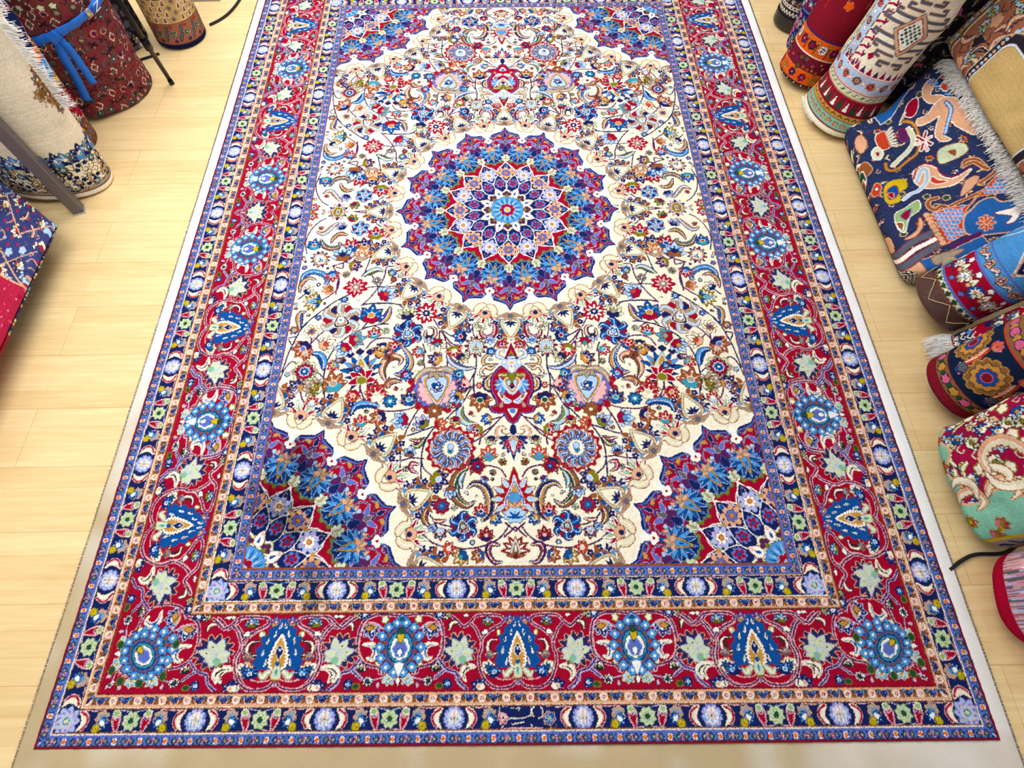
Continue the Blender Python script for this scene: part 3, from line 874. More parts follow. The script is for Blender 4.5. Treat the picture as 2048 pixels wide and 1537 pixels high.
def grid_faces(ny, nx, wrap=False):
    j, i = np.meshgrid(np.arange(ny-1), np.arange(nx if wrap else nx-1), indexing='ij'); i2 = (i+1) % nx
    return np.stack([j*nx+i, j*nx+i2, (j+1)*nx+i2, (j+1)*nx+i], -1).reshape(-1, 4)
def box_vf(x0,x1,y0,y1,z0,z1):
    V = [(x,y,z) for z in (z0,z1) for x,y in ((x0,y0),(x1,y0),(x1,y1),(x0,y1))]
    return V, [(3,2,1,0),(4,5,6,7),(0,1,5,4),(1,2,6,5),(2,3,7,6),(3,0,4,7)]
def bar_vf(P, Q, rs, n=16, ref=None):
    """tube through the points P with radius r each"""
    V=[];F=[]; P=[Vector(p) for p in P]
    for k,p in enumerate(P):
        t=(P[min(k+1,len(P)-1)]-P[max(k-1,0)]).normalized(); a=t.orthogonal().normalized() if k==0 else (a-t*a.dot(t)).normalized(); b=t.cross(a)
        r=rs[k] if hasattr(rs,'__len__') else rs
        for i in range(n):
            th=2*pi*i/n; V.append(p+a*r*cos(th)+b*r*sin(th))
    for k in range(len(P)-1):
        for i in range(n): F.append((k*n+i,k*n+(i+1)%n,(k+1)*n+(i+1)%n,(k+1)*n+i))
    F.append(tuple(range(n))[::-1]); F.append(tuple((len(P)-1)*n+i for i in range(n)))
    return V,F
def tube_obj(name,P,r,m,parent=None,n=12,smooth=True):
    if len(P)>2: P=[tuple(q) for q in catmull(P,6)]
    V,F=bar_vf(P,None,r,n); return py_obj(name,V,F,m,parent,smooth)
def threads(name, specs, m, parent=None, w=.0012):
    """many fine yarns: each spec is a list of 3D points; ribbons with a triangular section"""
    V=[];F=[]
    for P in specs:
        P=np.asarray(P,float); n=len(P); T=np.gradient(P,axis=0); T/=np.linalg.norm(T,axis=1)[:,None]+1e-9
        a=np.cross(T,[0.3,0.2,1.]); a/=np.linalg.norm(a,axis=1)[:,None]+1e-9; b=np.cross(T,a); o=len(V)
        for k in range(n):
            ww=w*(1-.6*k/(n-1))
            for j in range(3): th=2*pi*j/3; V.append(P[k]+a[k]*ww*cos(th)+b[k]*ww*sin(th))
        for k in range(n-1):
            for j in range(3): F.append((o+k*3+j,o+k*3+(j+1)%3,o+(k+1)*3+(j+1)%3,o+(k+1)*3+j))
    return mesh_obj(name,np.array(V),F,m,parent,True)
RN = np.random.default_rng(7)
def yarn_cols(a, amt=.1, row=.05):
    c = PALN[a]; ny, nx = a.shape
    k = 1+amt*(RN.random((ny,nx,1))-.5)*2 + row*(RN.random((ny,1,1))-.5)*2
    return (c*k).astype(np.float32)
# ---------------------------------------------------------------- the room
TRUE = True
def floor_mat():
    m = bpy.data.materials.new('beech_laminate'); m.use_nodes = True; nt = m.node_tree; N = nt.nodes; L = nt.links; b = N['Principled BSDF']
    g = N.new('ShaderNodeNewGeometry'); mp = N.new('ShaderNodeMapping'); L.new(g.outputs['Position'], mp.inputs[0]); mp.inputs['Location'].default_value = (.13,.02,0)
    def brick(wd, h, mort, off):
        t = N.new('ShaderNodeTexBrick'); t.inputs['Scale'].default_value = 1; t.inputs['Brick Width'].default_value = wd; t.inputs['Row Height'].default_value = h
        t.inputs['Mortar Size'].default_value = mort; t.inputs['Mortar Smooth'].default_value = .3; t.offset = off; t.inputs['Bias'].default_value = 0
        t.inputs['Color1'].default_value = (0,0,0,1); t.inputs['Color2'].default_value = (1,1,1,1); t.inputs['Mortar'].default_value = (.5,.5,.5,1); L.new(mp.outputs[0], t.inputs[0]); return t
    t1 = brick(.46,.065,.0006,.37); t2 = brick(1.38,.195,.0011,.43)
    mp2 = N.new('ShaderNodeMapping'); L.new(g.outputs['Position'], mp2.inputs[0]); mp2.inputs['Scale'].default_value = (3,42,1)
    n1 = N.new('ShaderNodeTexNoise'); n1.inputs['Scale'].default_value = 1.6; n1.inputs['Detail'].default_value = 6; n1.inputs['Distortion'].default_value = .6; L.new(mp2.outputs[0], n1.inputs[0])
    mp3 = N.new('ShaderNodeMapping'); L.new(g.outputs['Position'], mp3.inputs[0]); mp3.inputs['Scale'].default_value = (30,500,1)
    n2 = N.new('ShaderNodeTexNoise'); n2.inputs['Scale'].default_value = 1; n2.inputs['Detail'].default_value = 3; L.new(mp3.outputs[0], n2.inputs[0])
    rp = N.new('ShaderNodeValToRGB'); e = rp.color_ramp.elements; e[0].position = .25; e[0].color = (*lin((220,184,126)),1); e[1].position = .8; e[1].color = (*lin((243,216,162)),1)
    mm = N.new('ShaderNodeMath'); mm.operation = 'MULTIPLY_ADD'; L.new(t1.outputs['Color'], mm.inputs[0]); mm.inputs[1].default_value = .22
    ma = N.new('ShaderNodeMath'); ma.operation = 'MULTIPLY_ADD'; L.new(n1.outputs[0], ma.inputs[0]); ma.inputs[1].default_value = .75; 
    mb = N.new('ShaderNodeMath'); mb.operation = 'MULTIPLY'; L.new(n2.outputs[0], mb.inputs[0]); mb.inputs[1].default_value = .2; L.new(mb.outputs[0], ma.inputs[2]); L.new(ma.outputs[0], mm.inputs[2])
    L.new(mm.outputs[0], rp.inputs[0])
    def dark(src, fac, k):
        x = N.new('ShaderNodeMix'); x.data_type = 'RGBA'; x.blend_type = 'MULTIPLY'; L.new(fac, x.inputs[0]); L.new(src, x.inputs[6]); x.inputs[7].default_value = (k,k*.92,k*.85,1); return x.outputs[2]
    c = dark(rp.outputs[0], t1.outputs['Fac'], .86); c = dark(c, t2.outputs['Fac'], .8)
    L.new(c, b.inputs['Base Color']); b.inputs['Roughness'].default_value = .42; b.inputs['Specular IOR Level'].default_value = .35
    return m
fl = py_obj('floor', *box_vf(-2.6,2.6,-3.2,3.4,-.05,0), floor_mat()); fl['kind'] = 'structure'
wm = mat('painted_wall', (226,222,212), .9, noise=.05, nscale=3)
for nm,b_ in (('wall_left',(-2.7,-2.6,-3.2,3.4)),('wall_right',(2.6,2.7,-3.2,3.4))):
    o = py_obj(nm, *box_vf(*b_,-.05,2.6), wm); o['kind'] = 'structure'
bm_ = mat('white_baseboard', (232,230,224), .5)
for nm,b_ in (('baseboard_left',(-2.6,-2.585,-3.2,3.4)),('baseboard_right',(2.585,2.6,-3.2,3.4))):
    o = py_obj(nm, *box_vf(*b_,0,.07), bm_); o['kind'] = 'structure'
# ---------------------------------------------------------------- the large carpet
CX = [-0.00215, -0.01281, -0.0067, 0.00375, -0.0008, 0.00159, 0.00651, 0.00454, 0.00914, -0.00139]
CY = [-0.00077, 0.00195, 0.00314, -0.00689, 0.00588, 0.00067]
def lay(u, v):
    """how the slightly stretched carpet lies: pattern coordinates (m) to floor position"""
    a, b = u/1.2, v/1.7; k = 0; dx = 0; dy = 0
    for i in range(4):
        for j in range(4-i): dx = dx+CX[k]*a**i*b**j; k += 1
    k = 0
    for i in range(3):
        for j in range(3-i): dy = dy+CY[k]*a**i*b**j; k += 1
    return u+dx, v+dy
def smooth_noise(X, Y, sc, seed):
    r = np.random.default_rng(seed); n = 64; G = r.random((n,n)); x = X/sc % n; y = Y/sc % n
    i = x.astype(int); j = y.astype(int); fx = x-i; fy = y-j; fx = fx*fx*(3-2*fx); fy = fy*fy*(3-2*fy); i2 = (i+1)%n; j2 = (j+1)%n
    return (G[j,i]*(1-fx)+G[j,i2]*fx)*(1-fy)+(G[j2,i]*(1-fx)+G[j2,i2]*fx)*fy
def build_carpet():
    q = build_pile(); a = q.a; ny, nx = a.shape; g = q.g
    # q rows: towards the end, columns: towards the right ; near end is +row
    top = a[::-1]; half = np.vstack([top, a]); full = np.hstack([half[:, ::-1], half])       # row 0 = far end
    c = Canvas(10, 10, g, 'C'); c.a = full.copy(); c.ny, c.nx = full.shape; W, H = nx*g[0], ny*g[1]
    c.X = (np.arange(c.nx)+.5)*g[0]; c.Y = (np.arange(c.ny)+.5)*g[1]
    # woven signature panel in the middle of the near border
    c.push(1,0,0,1,W,H); y0 = 1313.4+331
    c.fill([(-46,y0+5),(92,y0+5),(92,y0+51),(-46,y0+51)], 'B')
    for P in ([(-44,y0+44),(-36,y0+36),(-20,y0+30),(5,y0+30),(22,y0+26),(30,y0+24)],[(40,y0+6),(34,y0+8),(34,y0+22),(38,y0+26)],[(56,y0+6),(60,y0+14),(58,y0+26),(50,y0+30)],
              [(30,y0+24),(32,y0+8)],[(-18,y0+8),(-6,y0+8),(4,y0+6)],[(0,y0+12),(2,y0+8)],[(-16,y0+42),(0,y0+40),(14,y0+38)],[(30,y0+44),(34,y0+46)],[(-20,y0+50),(60,y0+50)],[(-38,y0+46),(-42,y0+50)]):
        c.stroke(P, 2.4 if P[0][1]>y0+20 or P[0][0]>20 else 1.9, 'C' if P[0][1] < y0+45 else 'm', 4)
    c.flower(-34, y0+20, -44, y0+40, 'RmB', 'm'); c.rosette(76, y0+30, 16, 'bsy', 6, 'q')
    c.pop()
    full = c.a; NY, NX = full.shape
    # knots never line up perfectly: outlines come out slightly stepped
    jj, ii = np.meshgrid(np.arange(NY), np.arange(NX), indexing='ij')
    jj = np.clip(jj+RN.choice([-1,0,0,0,1], (NY,NX)), 0, NY-1); ii = np.clip(ii+RN.choice([-1,0,0,0,1], (NY,NX)), 0, NX-1)
    full = full[jj, ii]
    cols = yarn_cols(full, .10, .035)
    cols[...] = cols
    u = (np.arange(NX)+.5)*g[0]/1000-W/1000; v = H/1000-(np.arange(NY)+.5)*g[1]/1000
    U, V_ = np.meshgrid(u, v); X, Y = lay(U, V_)
    # dirt and wear: grey traffic stains towards the near left corner, a bleached ground
    for (su, sv, r, k) in ((-.655,-.985,.06,.42),(-.70,-1.12,.09,.40),(-.64,-1.19,.07,.5),(-.545,-1.40,.04,.5),(-.56,-1.33,.035,.55),(-.50,-1.22,.06,.6),(-.60,-1.04,.05,.6)):
        d = np.sqrt((U-su)**2+(V_-sv)**2)/r+.8*(smooth_noise(X+3,Y+3,.012,4)-.5)
        cols *= (1-(1-k)*np.clip(1.25-d,0,1)**.8)[...,None]
    n = smooth_noise(X+5, Y+5, .35, 2)*.6+smooth_noise(X+5,Y+5,.09,3)*.4
    cols *= (.93+.12*n)[...,None]
    for sgn, sd in ((0,11),(1,12),(2,13)):
        cols[...,sgn] *= 1+.16*(smooth_noise(X*1.0+7,Y+7,.0035,sd)-.5)
    z = .010+.0012*(RN.random((NY,NX))-.5)+.0022*(smooth_noise(X+9,Y+9,.012,5)-.5)+.006*(smooth_noise(X+9,Y+9,.5,6)-.5)
    d_ = np.array([KI[k] for k in 'Bdkg'+'P']); z -= .0006*np.isin(full, d_)
    P = np.stack([X,Y,z],-1).reshape(-1,3)
    F_ = grid_faces(NY, NX)
    # skirt to the floor round the pile
    per = np.concatenate([np.arange(NX), np.arange(1,NY)*NX+NX-1, (NY-1)*NX+np.arange(NX-2,-1,-1), np.arange(NY-2,0,-1)*NX])
    low = P[per].copy(); low[:,2] = .001; o = len(P); m_ = len(per); i = np.arange(m_)
    F_ = np.vstack([F_[:, ::-1], np.stack([per[i], per[(i+1)%m_], o+(i+1)%m_, o+i],1)])
    root = thing('carpet', 'large rectangular cream carpet with a round red medallion, laid flat on the floor', 'carpet', (0,0,0))
    mesh_obj('pile', np.vstack([P,low]), F_, mat('wool_pile', attr='yarn', rough=1, spec=.04, bump=.35, bscale=900), root, True,
             np.vstack([cols.reshape(-1,3), cols.reshape(-1,3)[per]]))
    # white woven edging
    a0, b0 = W/1000-.002, H/1000-.002; ew, eb = .0405, .075
    def ring(k, zz, jit=0):
        e, f = a0+ew*k, b0+eb*k; n1, n2 = 120, 170
        pts = [(-e+2*e*i/n1, -f) for i in range(n1)]+[(e, -f+2*f*i/n2) for i in range(n2)]+[(e-2*e*i/n1, f) for i in range(n1)]+[(-e, f-2*f*i/n2) for i in range(n2)]
        pts = np.array(pts); x, y = lay(pts[:,0], pts[:,1])
        if jit: x = x+jit*(smooth_noise(x+9,y+9,.06,8)-.5); y = y+jit*(smooth_noise(x+9,y+9,.06,9)-.5)
        return np.stack([x,y,zz+.0015*(smooth_noise(x+9,y+9,.03,10)-.5)],1)
    R_ = [ring(0,.006), ring(.15,.0085), ring(.5,.008), ring(.85,.0085), ring(1,.007,.006), ring(1.01,.0015,.006)]
    E_ = np.vstack(R_); k_ = np.where(E_[:,0]<0, np.clip((-E_[:,1]-.25)/1.1,0,1), .25*np.clip((-E_[:,1]-1.0)/.6,0,1)); k_ = np.where(E_[:,1]<-b0+.004, np.clip(1-.55*np.clip((E_[:,0]-.4)/.7,0,1),0,1), k_)
    k_ = np.clip(k_*(.75+.5*smooth_noise(E_[:,0]+9,E_[:,1]+9,.07,41)),0,1)[:,None]
    mesh_obj('edging', E_, grid_faces(len(R_), len(R_[0]), True), mat('cotton_edging', attr='yarn', rough=.95, bump=.6, bscale=500, noise=.08, nscale=9), root, True, lin((250,251,250))*(1-k_)+lin((196,174,134))*k_)
    # overcast stitches along the outer edge
    sp = []
    for (e0, e1, n_) in (((a0+ew,-b0-eb),(a0+ew,b0+eb),900),((-a0-ew,-b0-eb),(-a0-ew,b0+eb),900),((-a0-ew,-b0-eb),(a0+ew,-b0-eb),500)):
        for i in range(n_):
            t = (i+RN.random()*.6)/n_; uu = e0[0]+(e1[0]-e0[0])*t; vv = e0[1]+(e1[1]-e0[1])*t; x, y = lay(np.array(uu), np.array(vv)); x = float(x); y = float(y)
            ox = np.sign(uu) if e0[0]==e1[0] else 0; oy = 0 if ox else -1; s = .003+.005*RN.random(); q_ = (RN.random()-.5)*.006
            sp.append([(x-ox*.004, y-oy*.004, .0095), (x+ox*.001, y+oy*.001, .008), (x+ox*s-oy*q_, y+oy*s+ox*q_, .002)])
    threads('edge_stitching', sp, mat('dark_binding_thread', (92,82,80), .9), root, .0009)
build_carpet()

PICTURE = """
p U w 3 -463 98 -486 141 -513 291 -514 364 -511 437 -424 410 -384 349 -378 273 -351 240 -318 175 -298 121 -346 116 -409 106
b q r 3 -479 139 -508 183 -517 249 -503 284 -437 286 -389 259 -367 219 -357 164 -392 138
s r - 6 -500 283 -472 347
s w - 6 -480 281 -467 346
s r - 6 -461 280 -462 344
s w - 6 -442 278 -457 343
s r - 6 -423 276 -452 341
s w - 6 -404 274 -447 340
b c - 3 -504 245 -493 268 -444 250 -413 258 -418 233
b c - 3 -435 203 -412 232 -377 226 -387 194
s n - 8 -465 176 -423 178 -384 158
s j o 16 -493 368 -412 362
b q w 3 -299 324 -318 309 -310 282 -274 271 -238 289 -221 331 -247 315 -273 291
s l b 4 -312 307 -308 322
s l b 4 -298 312 -293 326
s l b 4 -284 316 -278 330
s l b 4 -270 321 -263 335
s l b 4 -257 326 -248 339
s l b 4 -243 330 -233 343
b q w 3 -228 225 -220 255 -232 287 -231 326 -206 350 -134 353 -85 364 -72 345 -120 315 -146 308 -143 284 -119 269 -89 282 -99 258 -132 251 -163 266 -190 286 -190 258 -202 221
s l b 8 -214 321 -184 323 -147 297 -120 277
b R w 3 -278 198 -304 222 -295 253 -262 239 -250 215
s t w 5 -284 199 -258 175
b c w 3 -274 328 -284 343 -265 349 -255 334
s o n 6 -259 184 -226 208 -169 208 -113 187 -91 148 -74 101 -93 82 -119 85
s e w 13 -218 189 -161 189 -129 155 -99 104
b P x 3 -233 159 -226 178 -191 177 -183 158
b c w 3 -252 91 -256 127 -215 133 -184 115 -195 88
s w t 4 -247 124 -265 145
s w t 4 -236 124 -250 144
s w t 4 -226 124 -234 143
s w t 4 -216 124 -219 142
s w t 4 -206 123 -203 141
s w t 4 -196 123 -188 140
s w t 4 -186 123 -173 139
b e w 3 -198 63 -206 83 -172 91 -147 75 -165 58
b x - 3 -186 70 -178 81 -163 73
p w r 3 -370 21 -423 77 -382 90 -343 43
s n w 7 -477 101 -338 96
s r w 5 -479 118 -352 109
b q n 3 -276 25 -288 51 -246 58 -210 35 -233 23
s w k 7 -268 4 -215 -5 -174 12
b n q 3 -165 5 -162 31 -119 41 -107 16
b g w 3 -139 -11 -139 11 -89 11 -81 -9
b e n 3 -68 234 -75 263 -60 304 -30 310 -18 268 -25 228
b n - 3 -57 261 -49 282 -29 272
s R w 7 -137 214 -164 231
s m w 7 -137 214 -137 237
s R w 7 -137 214 -110 229
s m w 7 -137 214 -99 212
s R w 7 -137 214 -111 197
s m w 7 -137 214 -138 192
s R w 7 -137 214 -165 201
b q w 4 -35 152 -45 187 -9 212 30 212 60 240 49 292 83 237 74 190 54 158 12 142
b c w 3 17 192 42 200 61 221 58 195 37 182
s x - 4 -3 139 -47 164 -49 192 -18 214 23 217 52 247 40 298
s l w 10 14 146 -29 171 -21 184 30 171 57 141 61 116 73 92
b q P 3 88 265 82 296 97 299 120 277 135 250 138 235
s n q 9 26 277 3 292 14 318 59 328
b y - 3 1 47 -31 73 -18 115 22 115 37 87 73 81 63 42
b b c 3 7 58 -3 86 41 81 51 54
b R q 3 24 53 27 69 49 63
b c q 3 -25 16 -47 35 -21 45 9 28 0 13
b w r 3 -23 24 -25 33 -9 31
s n q 10 117 177 116 155 135 145 160 157 153 177 181 194 210 174
s n q 8 166 199 158 237 147 306
s n q 9 23 283 21 308 54 322 72 331
s n q 8 116 296 107 319 93 344
b v w 3 118 50 112 83 100 126 138 118 154 83 199 55 175 42
b R b 3 133 66 125 95 156 75
b n w 3 157 43 166 60 190 49
b q n 3 230 46 211 89 169 109 204 108 233 75
b q k 3 212 -12 198 8 236 13 284 4 252 -3
b n w 3 -114 -24 -112 2 -76 5 -68 -14
s w - 6 -26 -12 -26 0 4 -16
p c q 3 170 143 171 197 187 245 166 269 113 338 125 404 197 380 180 333 161 271 201 230 250 204 285 207 291 142 223 145
r s m 2 126 387
r s m 2 118 347
r s m 2 124 357
r s m 2 130 367
r s m 2 137 377
r s m 2 143 387
r s m 2 129 337
r s m 2 135 347
r s m 2 141 357
r s m 2 148 367
r s m 2 154 377
r s m 2 140 328
r s m 2 146 338
r s m 2 152 348
r s m 2 159 358
r s m 2 165 368
r s m 2 171 377
r s m 2 145 308
r s m 2 151 318
r s m 2 157 328
r s m 2 163 338
r s m 2 170 348
r s m 2 176 358
r s m 2 181 368
r s m 2 156 298
r s m 2 162 308
r s m 2 168 318
r s m 2 174 329
r s m 2 180 339
r s m 2 182 227
r s m 2 175 184
r s m 2 181 195
r s m 2 188 206
r s m 2 194 217
r s m 2 174 152
r s m 2 180 163
r s m 2 187 174
r s m 2 193 185
r s m 2 199 196
r s m 2 205 207
r s m 2 211 218
r s m 2 192 153
r s m 2 198 164
r s m 2 204 175
r s m 2 210 186
r s m 2 216 197
r s m 2 222 208
r s m 2 209 154
r s m 2 215 165
r s m 2 222 176
r s m 2 228 187
r s m 2 233 198
r s m 2 227 155
r s m 2 233 166
r s m 2 239 178
r s m 2 245 188
r s m 2 244 157
r s m 2 250 168
r s m 2 256 179
r s m 2 262 190
r s m 2 267 200
r s m 2 261 158
r s m 2 267 169
r s m 2 273 180
r s m 2 279 191
r s m 2 278 159
r s m 2 284 170
b U q 5 285 207 229 218 206 249 187 276 190 306 218 320 240 378 332 347 316 255
b w r 3 253 292 250 326 253 361 299 326 299 306 278 327
s c q 6 275 262 284 279
s c q 6 275 262 298 268
s c q 6 275 262 299 254
s c q 6 275 262 285 244
s c q 6 275 262 266 244
s c q 6 275 262 252 255
s c q 6 275 262 251 269
s c q 6 275 262 265 279
p U q 3 329 62 317 238 366 249 389 154 411 74 412 41 378 73
b t n 3 333 94 326 114 324 143 337 180 350 128 358 100
b z q 5 358 122 352 145 378 154 391 136 383 118
b g - 3 365 132 367 142 382 139 380 129
s P - 16 308 155 305 235
p q n 3 332 -2 321 57 378 73 420 35 434 6
s w k 4 355 4 352 11
s w k 4 365 4 363 10
s w k 4 376 3 373 9
s w k 4 387 2 384 8
s w k 4 397 1 395 7
s w k 4 408 0 405 7
s w k 4 418 0 416 6
s w k 4 361 11 358 17
s w k 4 372 10 369 16
s w k 4 382 9 380 15
s w k 4 393 8 390 15
s w k 4 403 8 401 14
s w k 4 414 7 411 13
s w k 4 424 6 422 12
s w k 4 361 19 359 25
s w k 4 372 18 369 24
s w k 4 383 17 380 24
s w k 4 393 16 391 23
s w k 4 404 16 401 22
s w k 4 414 15 411 21
s w k 4 424 14 422 20
s w k 4 368 25 365 32
s w k 4 378 24 376 31
s w k 4 389 24 386 30
s w k 4 399 23 397 29
s w k 4 410 22 407 28
s w k 4 420 21 417 27
s w k 4 430 20 428 26
s w k 4 368 33 365 40
s w k 4 379 32 376 39
s w k 4 389 32 386 38
s w k 4 400 31 397 37
s w k 4 410 30 407 36
s w k 4 420 29 418 35
s w k 4 431 28 428 34
s a r 22 297 -4 253 58 240 121
s w r 15 321 -1 283 61 266 121
s a r 22 345 1 313 63 288 125
r q n 9 168 130
r q n 9 186 131
r q n 9 203 132
r q n 9 220 133
r q n 9 237 135
r q n 9 253 136
r q n 9 270 137
r q n 9 286 138
"""
# ---------------------------------------------------------------- rolled and folded carpets
def spow(v, e): return np.sign(v)*np.abs(v)**e
def section(a, b, expo, n):
    t = np.linspace(0, 2*pi, 2001); x = a*spow(np.cos(t), expo); y = b*spow(np.sin(t), expo)
    s = np.concatenate([[0], np.cumsum(np.hypot(np.diff(x), np.diff(y)))]); q = np.linspace(0, s[-1], n, endpoint=False)
    return np.interp(q, s, x), np.interp(q, s, y), s[-1]
CAMXY = Vector((CAM[0], CAM[1], 0))
def tube_carpet(name, label, B, d, a, b, L, draw, bg, expo=1.0, e1=None, face=None, rb=.012, rt=.012, g=2.5, wob=.0, spiral=.05, flare=0, cap=(120,80,70), group=None, ground=True, noise_=.12, zfloor=.001, warp=None):
    """carpet rolled (or folded) into a tube: B foot centre, d axis, a/b half widths; draw(canvas) paints it, x=0 faces the room, y grows upwards"""
    d = Vector(d).normalized()
    if e1 is None:
        fc = (CAMXY-Vector((B[0], B[1], 0))); fc.normalize()
        e2 = (fc-d*fc.dot(d)).normalized(); e1 = d.cross(e2)        # e2 faces the camera side
    else:
        e1 = Vector(e1); e1 = (e1-d*e1.dot(d)).normalized(); e2 = e1.cross(d)
        if e2.x*(-1 if B[0] > 0 else 1) < 0 and face is None: e2 = -e2; e1 = -e1
    _, _, C = section(a, b, expo, 16)
    n = int(C*1000/g); C = C*1000
    cv = Canvas(C, L*1000, (C/n, g), bg); nx, ny = cv.nx, cv.ny
    cv.push(1, 0, 0, 1, C/2, 0); draw(cv, C/2); cv.pop()
    # column i=n/2 faces +e2 : start the section at -e2
    t0 = np.linspace(0, 2*pi, 4001); sx, sy, _ = section(a, b, expo, nx)
    k = int(np.argmin(sy+1e-6*np.abs(sx))); sx = np.roll(sx, -k); sy = np.roll(sy, -k)
    if sx[1] > sx[0]: sx = sx[::-1]; sy = sy[::-1]; sx = np.roll(sx,1); sy=np.roll(sy,1)
    h = (np.arange(ny)+.5)*g/1000; h[0] = 0; h[-1] = L
    fb = np.sqrt(np.clip(1-np.clip(1-h/rb, 0, 1)**2, 0, 1)); ft = np.sqrt(np.clip(1-np.clip(1-(L-h)/rt, 0, 1)**2, 0, 1))
    fl_ = (1+flare*np.exp(-(h/.09)**2)) if flare else 1+0*h
    fa = (1-(1-fb)*min(.95, rb/a))*(1-(1-ft)*min(.95, rt/a))*fl_; fc_ = (1-(1-fb)*min(.95, rb/b))*(1-(1-ft)*min(.95, min(rt,.06)/b))*fl_
    ph = np.arange(nx)/nx; sp = 1+spiral*(ph-.5)*(.9 if expo == 1 else .3)
    R1 = np.outer(fa, sx*sp); R2 = np.outer(fc_, sy*sp)
    if wob:
        HH = np.repeat(h[:,None], nx, 1); QQ = np.repeat((ph*C/1000)[None], ny, 0)
        w_ = wob*((smooth_noise(HH+5, QQ+5, .16, 31)-.5)+.4*(smooth_noise(HH+5, QQ+5, .05, 32)-.5)); rr = np.hypot(R1, R2)+1e-6
        R1 = R1*(1+w_/rr); R2 = R2*(1+w_/rr)
    e1a, e2a, da = map(np.array, (e1, e2, d))
    P = np.array([B[0], B[1], B[2] if len(B) > 2 else 0])+h[:,None,None]*da+R1[...,None]*e1a+R2[...,None]*e2a
    if warp:
        S_ = -R1*e1a[1] if abs(e1a[1]) > .5 else R1; P[...,1] += warp(P, S_, h[:,None]+0*R1)
    P[...,:] += (RN.random((ny,nx,1))-.5)*.0016*e2a
    if ground: P[...,2] += zfloor-P[...,2].min()
    root_loc = (float(P[0,:,0].mean()), float(P[0,:,1].mean()), float(P[0,:,2].min()) if ground else float(P[0,:,2].mean()))
    cols = yarn_cols(cv.a, .13, .06)
    cols *= (.9+.2*smooth_noise(P[...,0]+P[...,1]+9, P[...,2]+9, .05, 21))[...,None]
    root = thing(name, label, 'carpet', root_loc, group)
    off = np.array(root_loc)
    V = (P-off).reshape(-1,3)
    mesh_obj('carpet_face', V, grid_faces(ny, nx, True), mat('carpet_wool', attr='yarn', rough=1, spec=.05, bump=.5, bscale=700), root, True, cols.reshape(-1,3))
    # ends: the coiled layers
    for nm, row, sg in (('rolled_end', 0, -1), ('rolled_end', ny-1, 1)):
        c0 = P[row].mean(0)-off; ring0 = P[row]-off-c0; K = 9; VV = []
        for j in range(K+1):
            s_ = 1-j/K*.97; VV.append(c0+ring0*s_-da*sg*(.004*(j%2)+.003))
        VV = np.vstack(VV); mesh_obj(nm, VV, grid_faces(K+1, nx, True), mat('carpet_backing_%d_%d_%d' % cap, cap, .95, bump=.4, bscale=300, noise=.2, nscale=40), root, True)
    fr = dict(B=np.array(B[:2]), da=da, e1=e1a, e2=e2a, P=P, off=off, root=root, cv=cv, h=h)
    return root, fr
def surf(fr, s, hh, lift=.002):
    """point on the carpet face: s mm from the facing line, hh mm up"""
    P = fr['P']; ny, nx, _ = P.shape; cv = fr['cv']
    i = int(round((s+cv.nx*cv.g[0]/2)/cv.g[0])) % nx; j = min(ny-1, max(0, int(hh/cv.g[1])))
    c = P[j].mean(0); v = P[j, i]-c; v /= np.linalg.norm(v)+1e-9
    return P[j, i]-fr['off']+v*lift, v
def scatter(cv, x0, x1, y0, y1, step, kinds, seed, mask=None):
    r = random.Random(seed); y = y0; k = 0
    while y < y1:
        x = x0+(step/2 if k % 2 else 0)
        while x < x1:
            kd, c, sz = r.choice(kinds); a = r.uniform(0, 2*pi); px, py = x+r.uniform(-.18,.18)*step, y+r.uniform(-.18,.18)*step
            if kd == 'f': cv.flower(px-sz*cos(a), py-sz*sin(a), px+sz*cos(a), py+sz*sin(a), c, 'k')
            elif kd == 'r': cv.rosette(px, py, sz, c, 7, 'k')
            elif kd == 'd': cv.fill([(px,py-sz),(px+sz*.8,py),(px,py+sz),(px-sz*.8,py)], c[0], c[1], 3); cv.polar(px,py,sz*.35,sz*.4,c[2])
            elif kd == 'l': cv.leaf([(px-sz*cos(a),py-sz*sin(a)),(px+sz*.5*sin(a),py-sz*.5*cos(a)),(px+sz*cos(a),py+sz*sin(a))], c, sz*.8, 'k')
            elif kd == 's': cv.stroke([(px-sz,py),(px-sz*.2,py-sz*.8),(px+sz*.7,py),(px,py+sz*.6)], 3.2, c[0], 4)
            elif kd == 'x': cv.stroke([(px-sz,py-sz*.6),(px+sz,py+sz*.6)],sz*.5,c[0],2); cv.stroke([(px-sz,py+sz*.6),(px+sz,py-sz*.6)],sz*.5,c[0],2)
            elif kd == 'p': cv.polar(px, py, sz, sz*.9, c[0], c[1], 5, .4, a, 3)
            x += step
        y += step*.8; k += 1
def bandfill(cv, h, y0, y1, c): cv.fill([(-h-9,y0),(h+9,y0),(h+9,y1),(-h-9,y1)], c)
def fringe(parent, fr, s0, s1, hh, length, dirv, n, m, name='fringe', w=.0015, droop=.3):
    sp = []
    for i in range(n):
        s = s0+(s1-s0)*(i+RN.random())/n; p, v = surf(fr, s, hh, .004); dd = np.array(dirv)+.35*(RN.random(3)-.5); L_ = length*(.7+.5*RN.random())
        sp.append([p, p+dd*L_*.35+v*.008, p+dd*L_*.7+v*.006-np.array([0,0,droop*L_*.3]), p+dd*L_-np.array([0,0,droop*L_*.7])])
    return threads(name, sp, m, parent, w)
WHITE = mat('white_fringe_yarn', (253,252,248), .9)
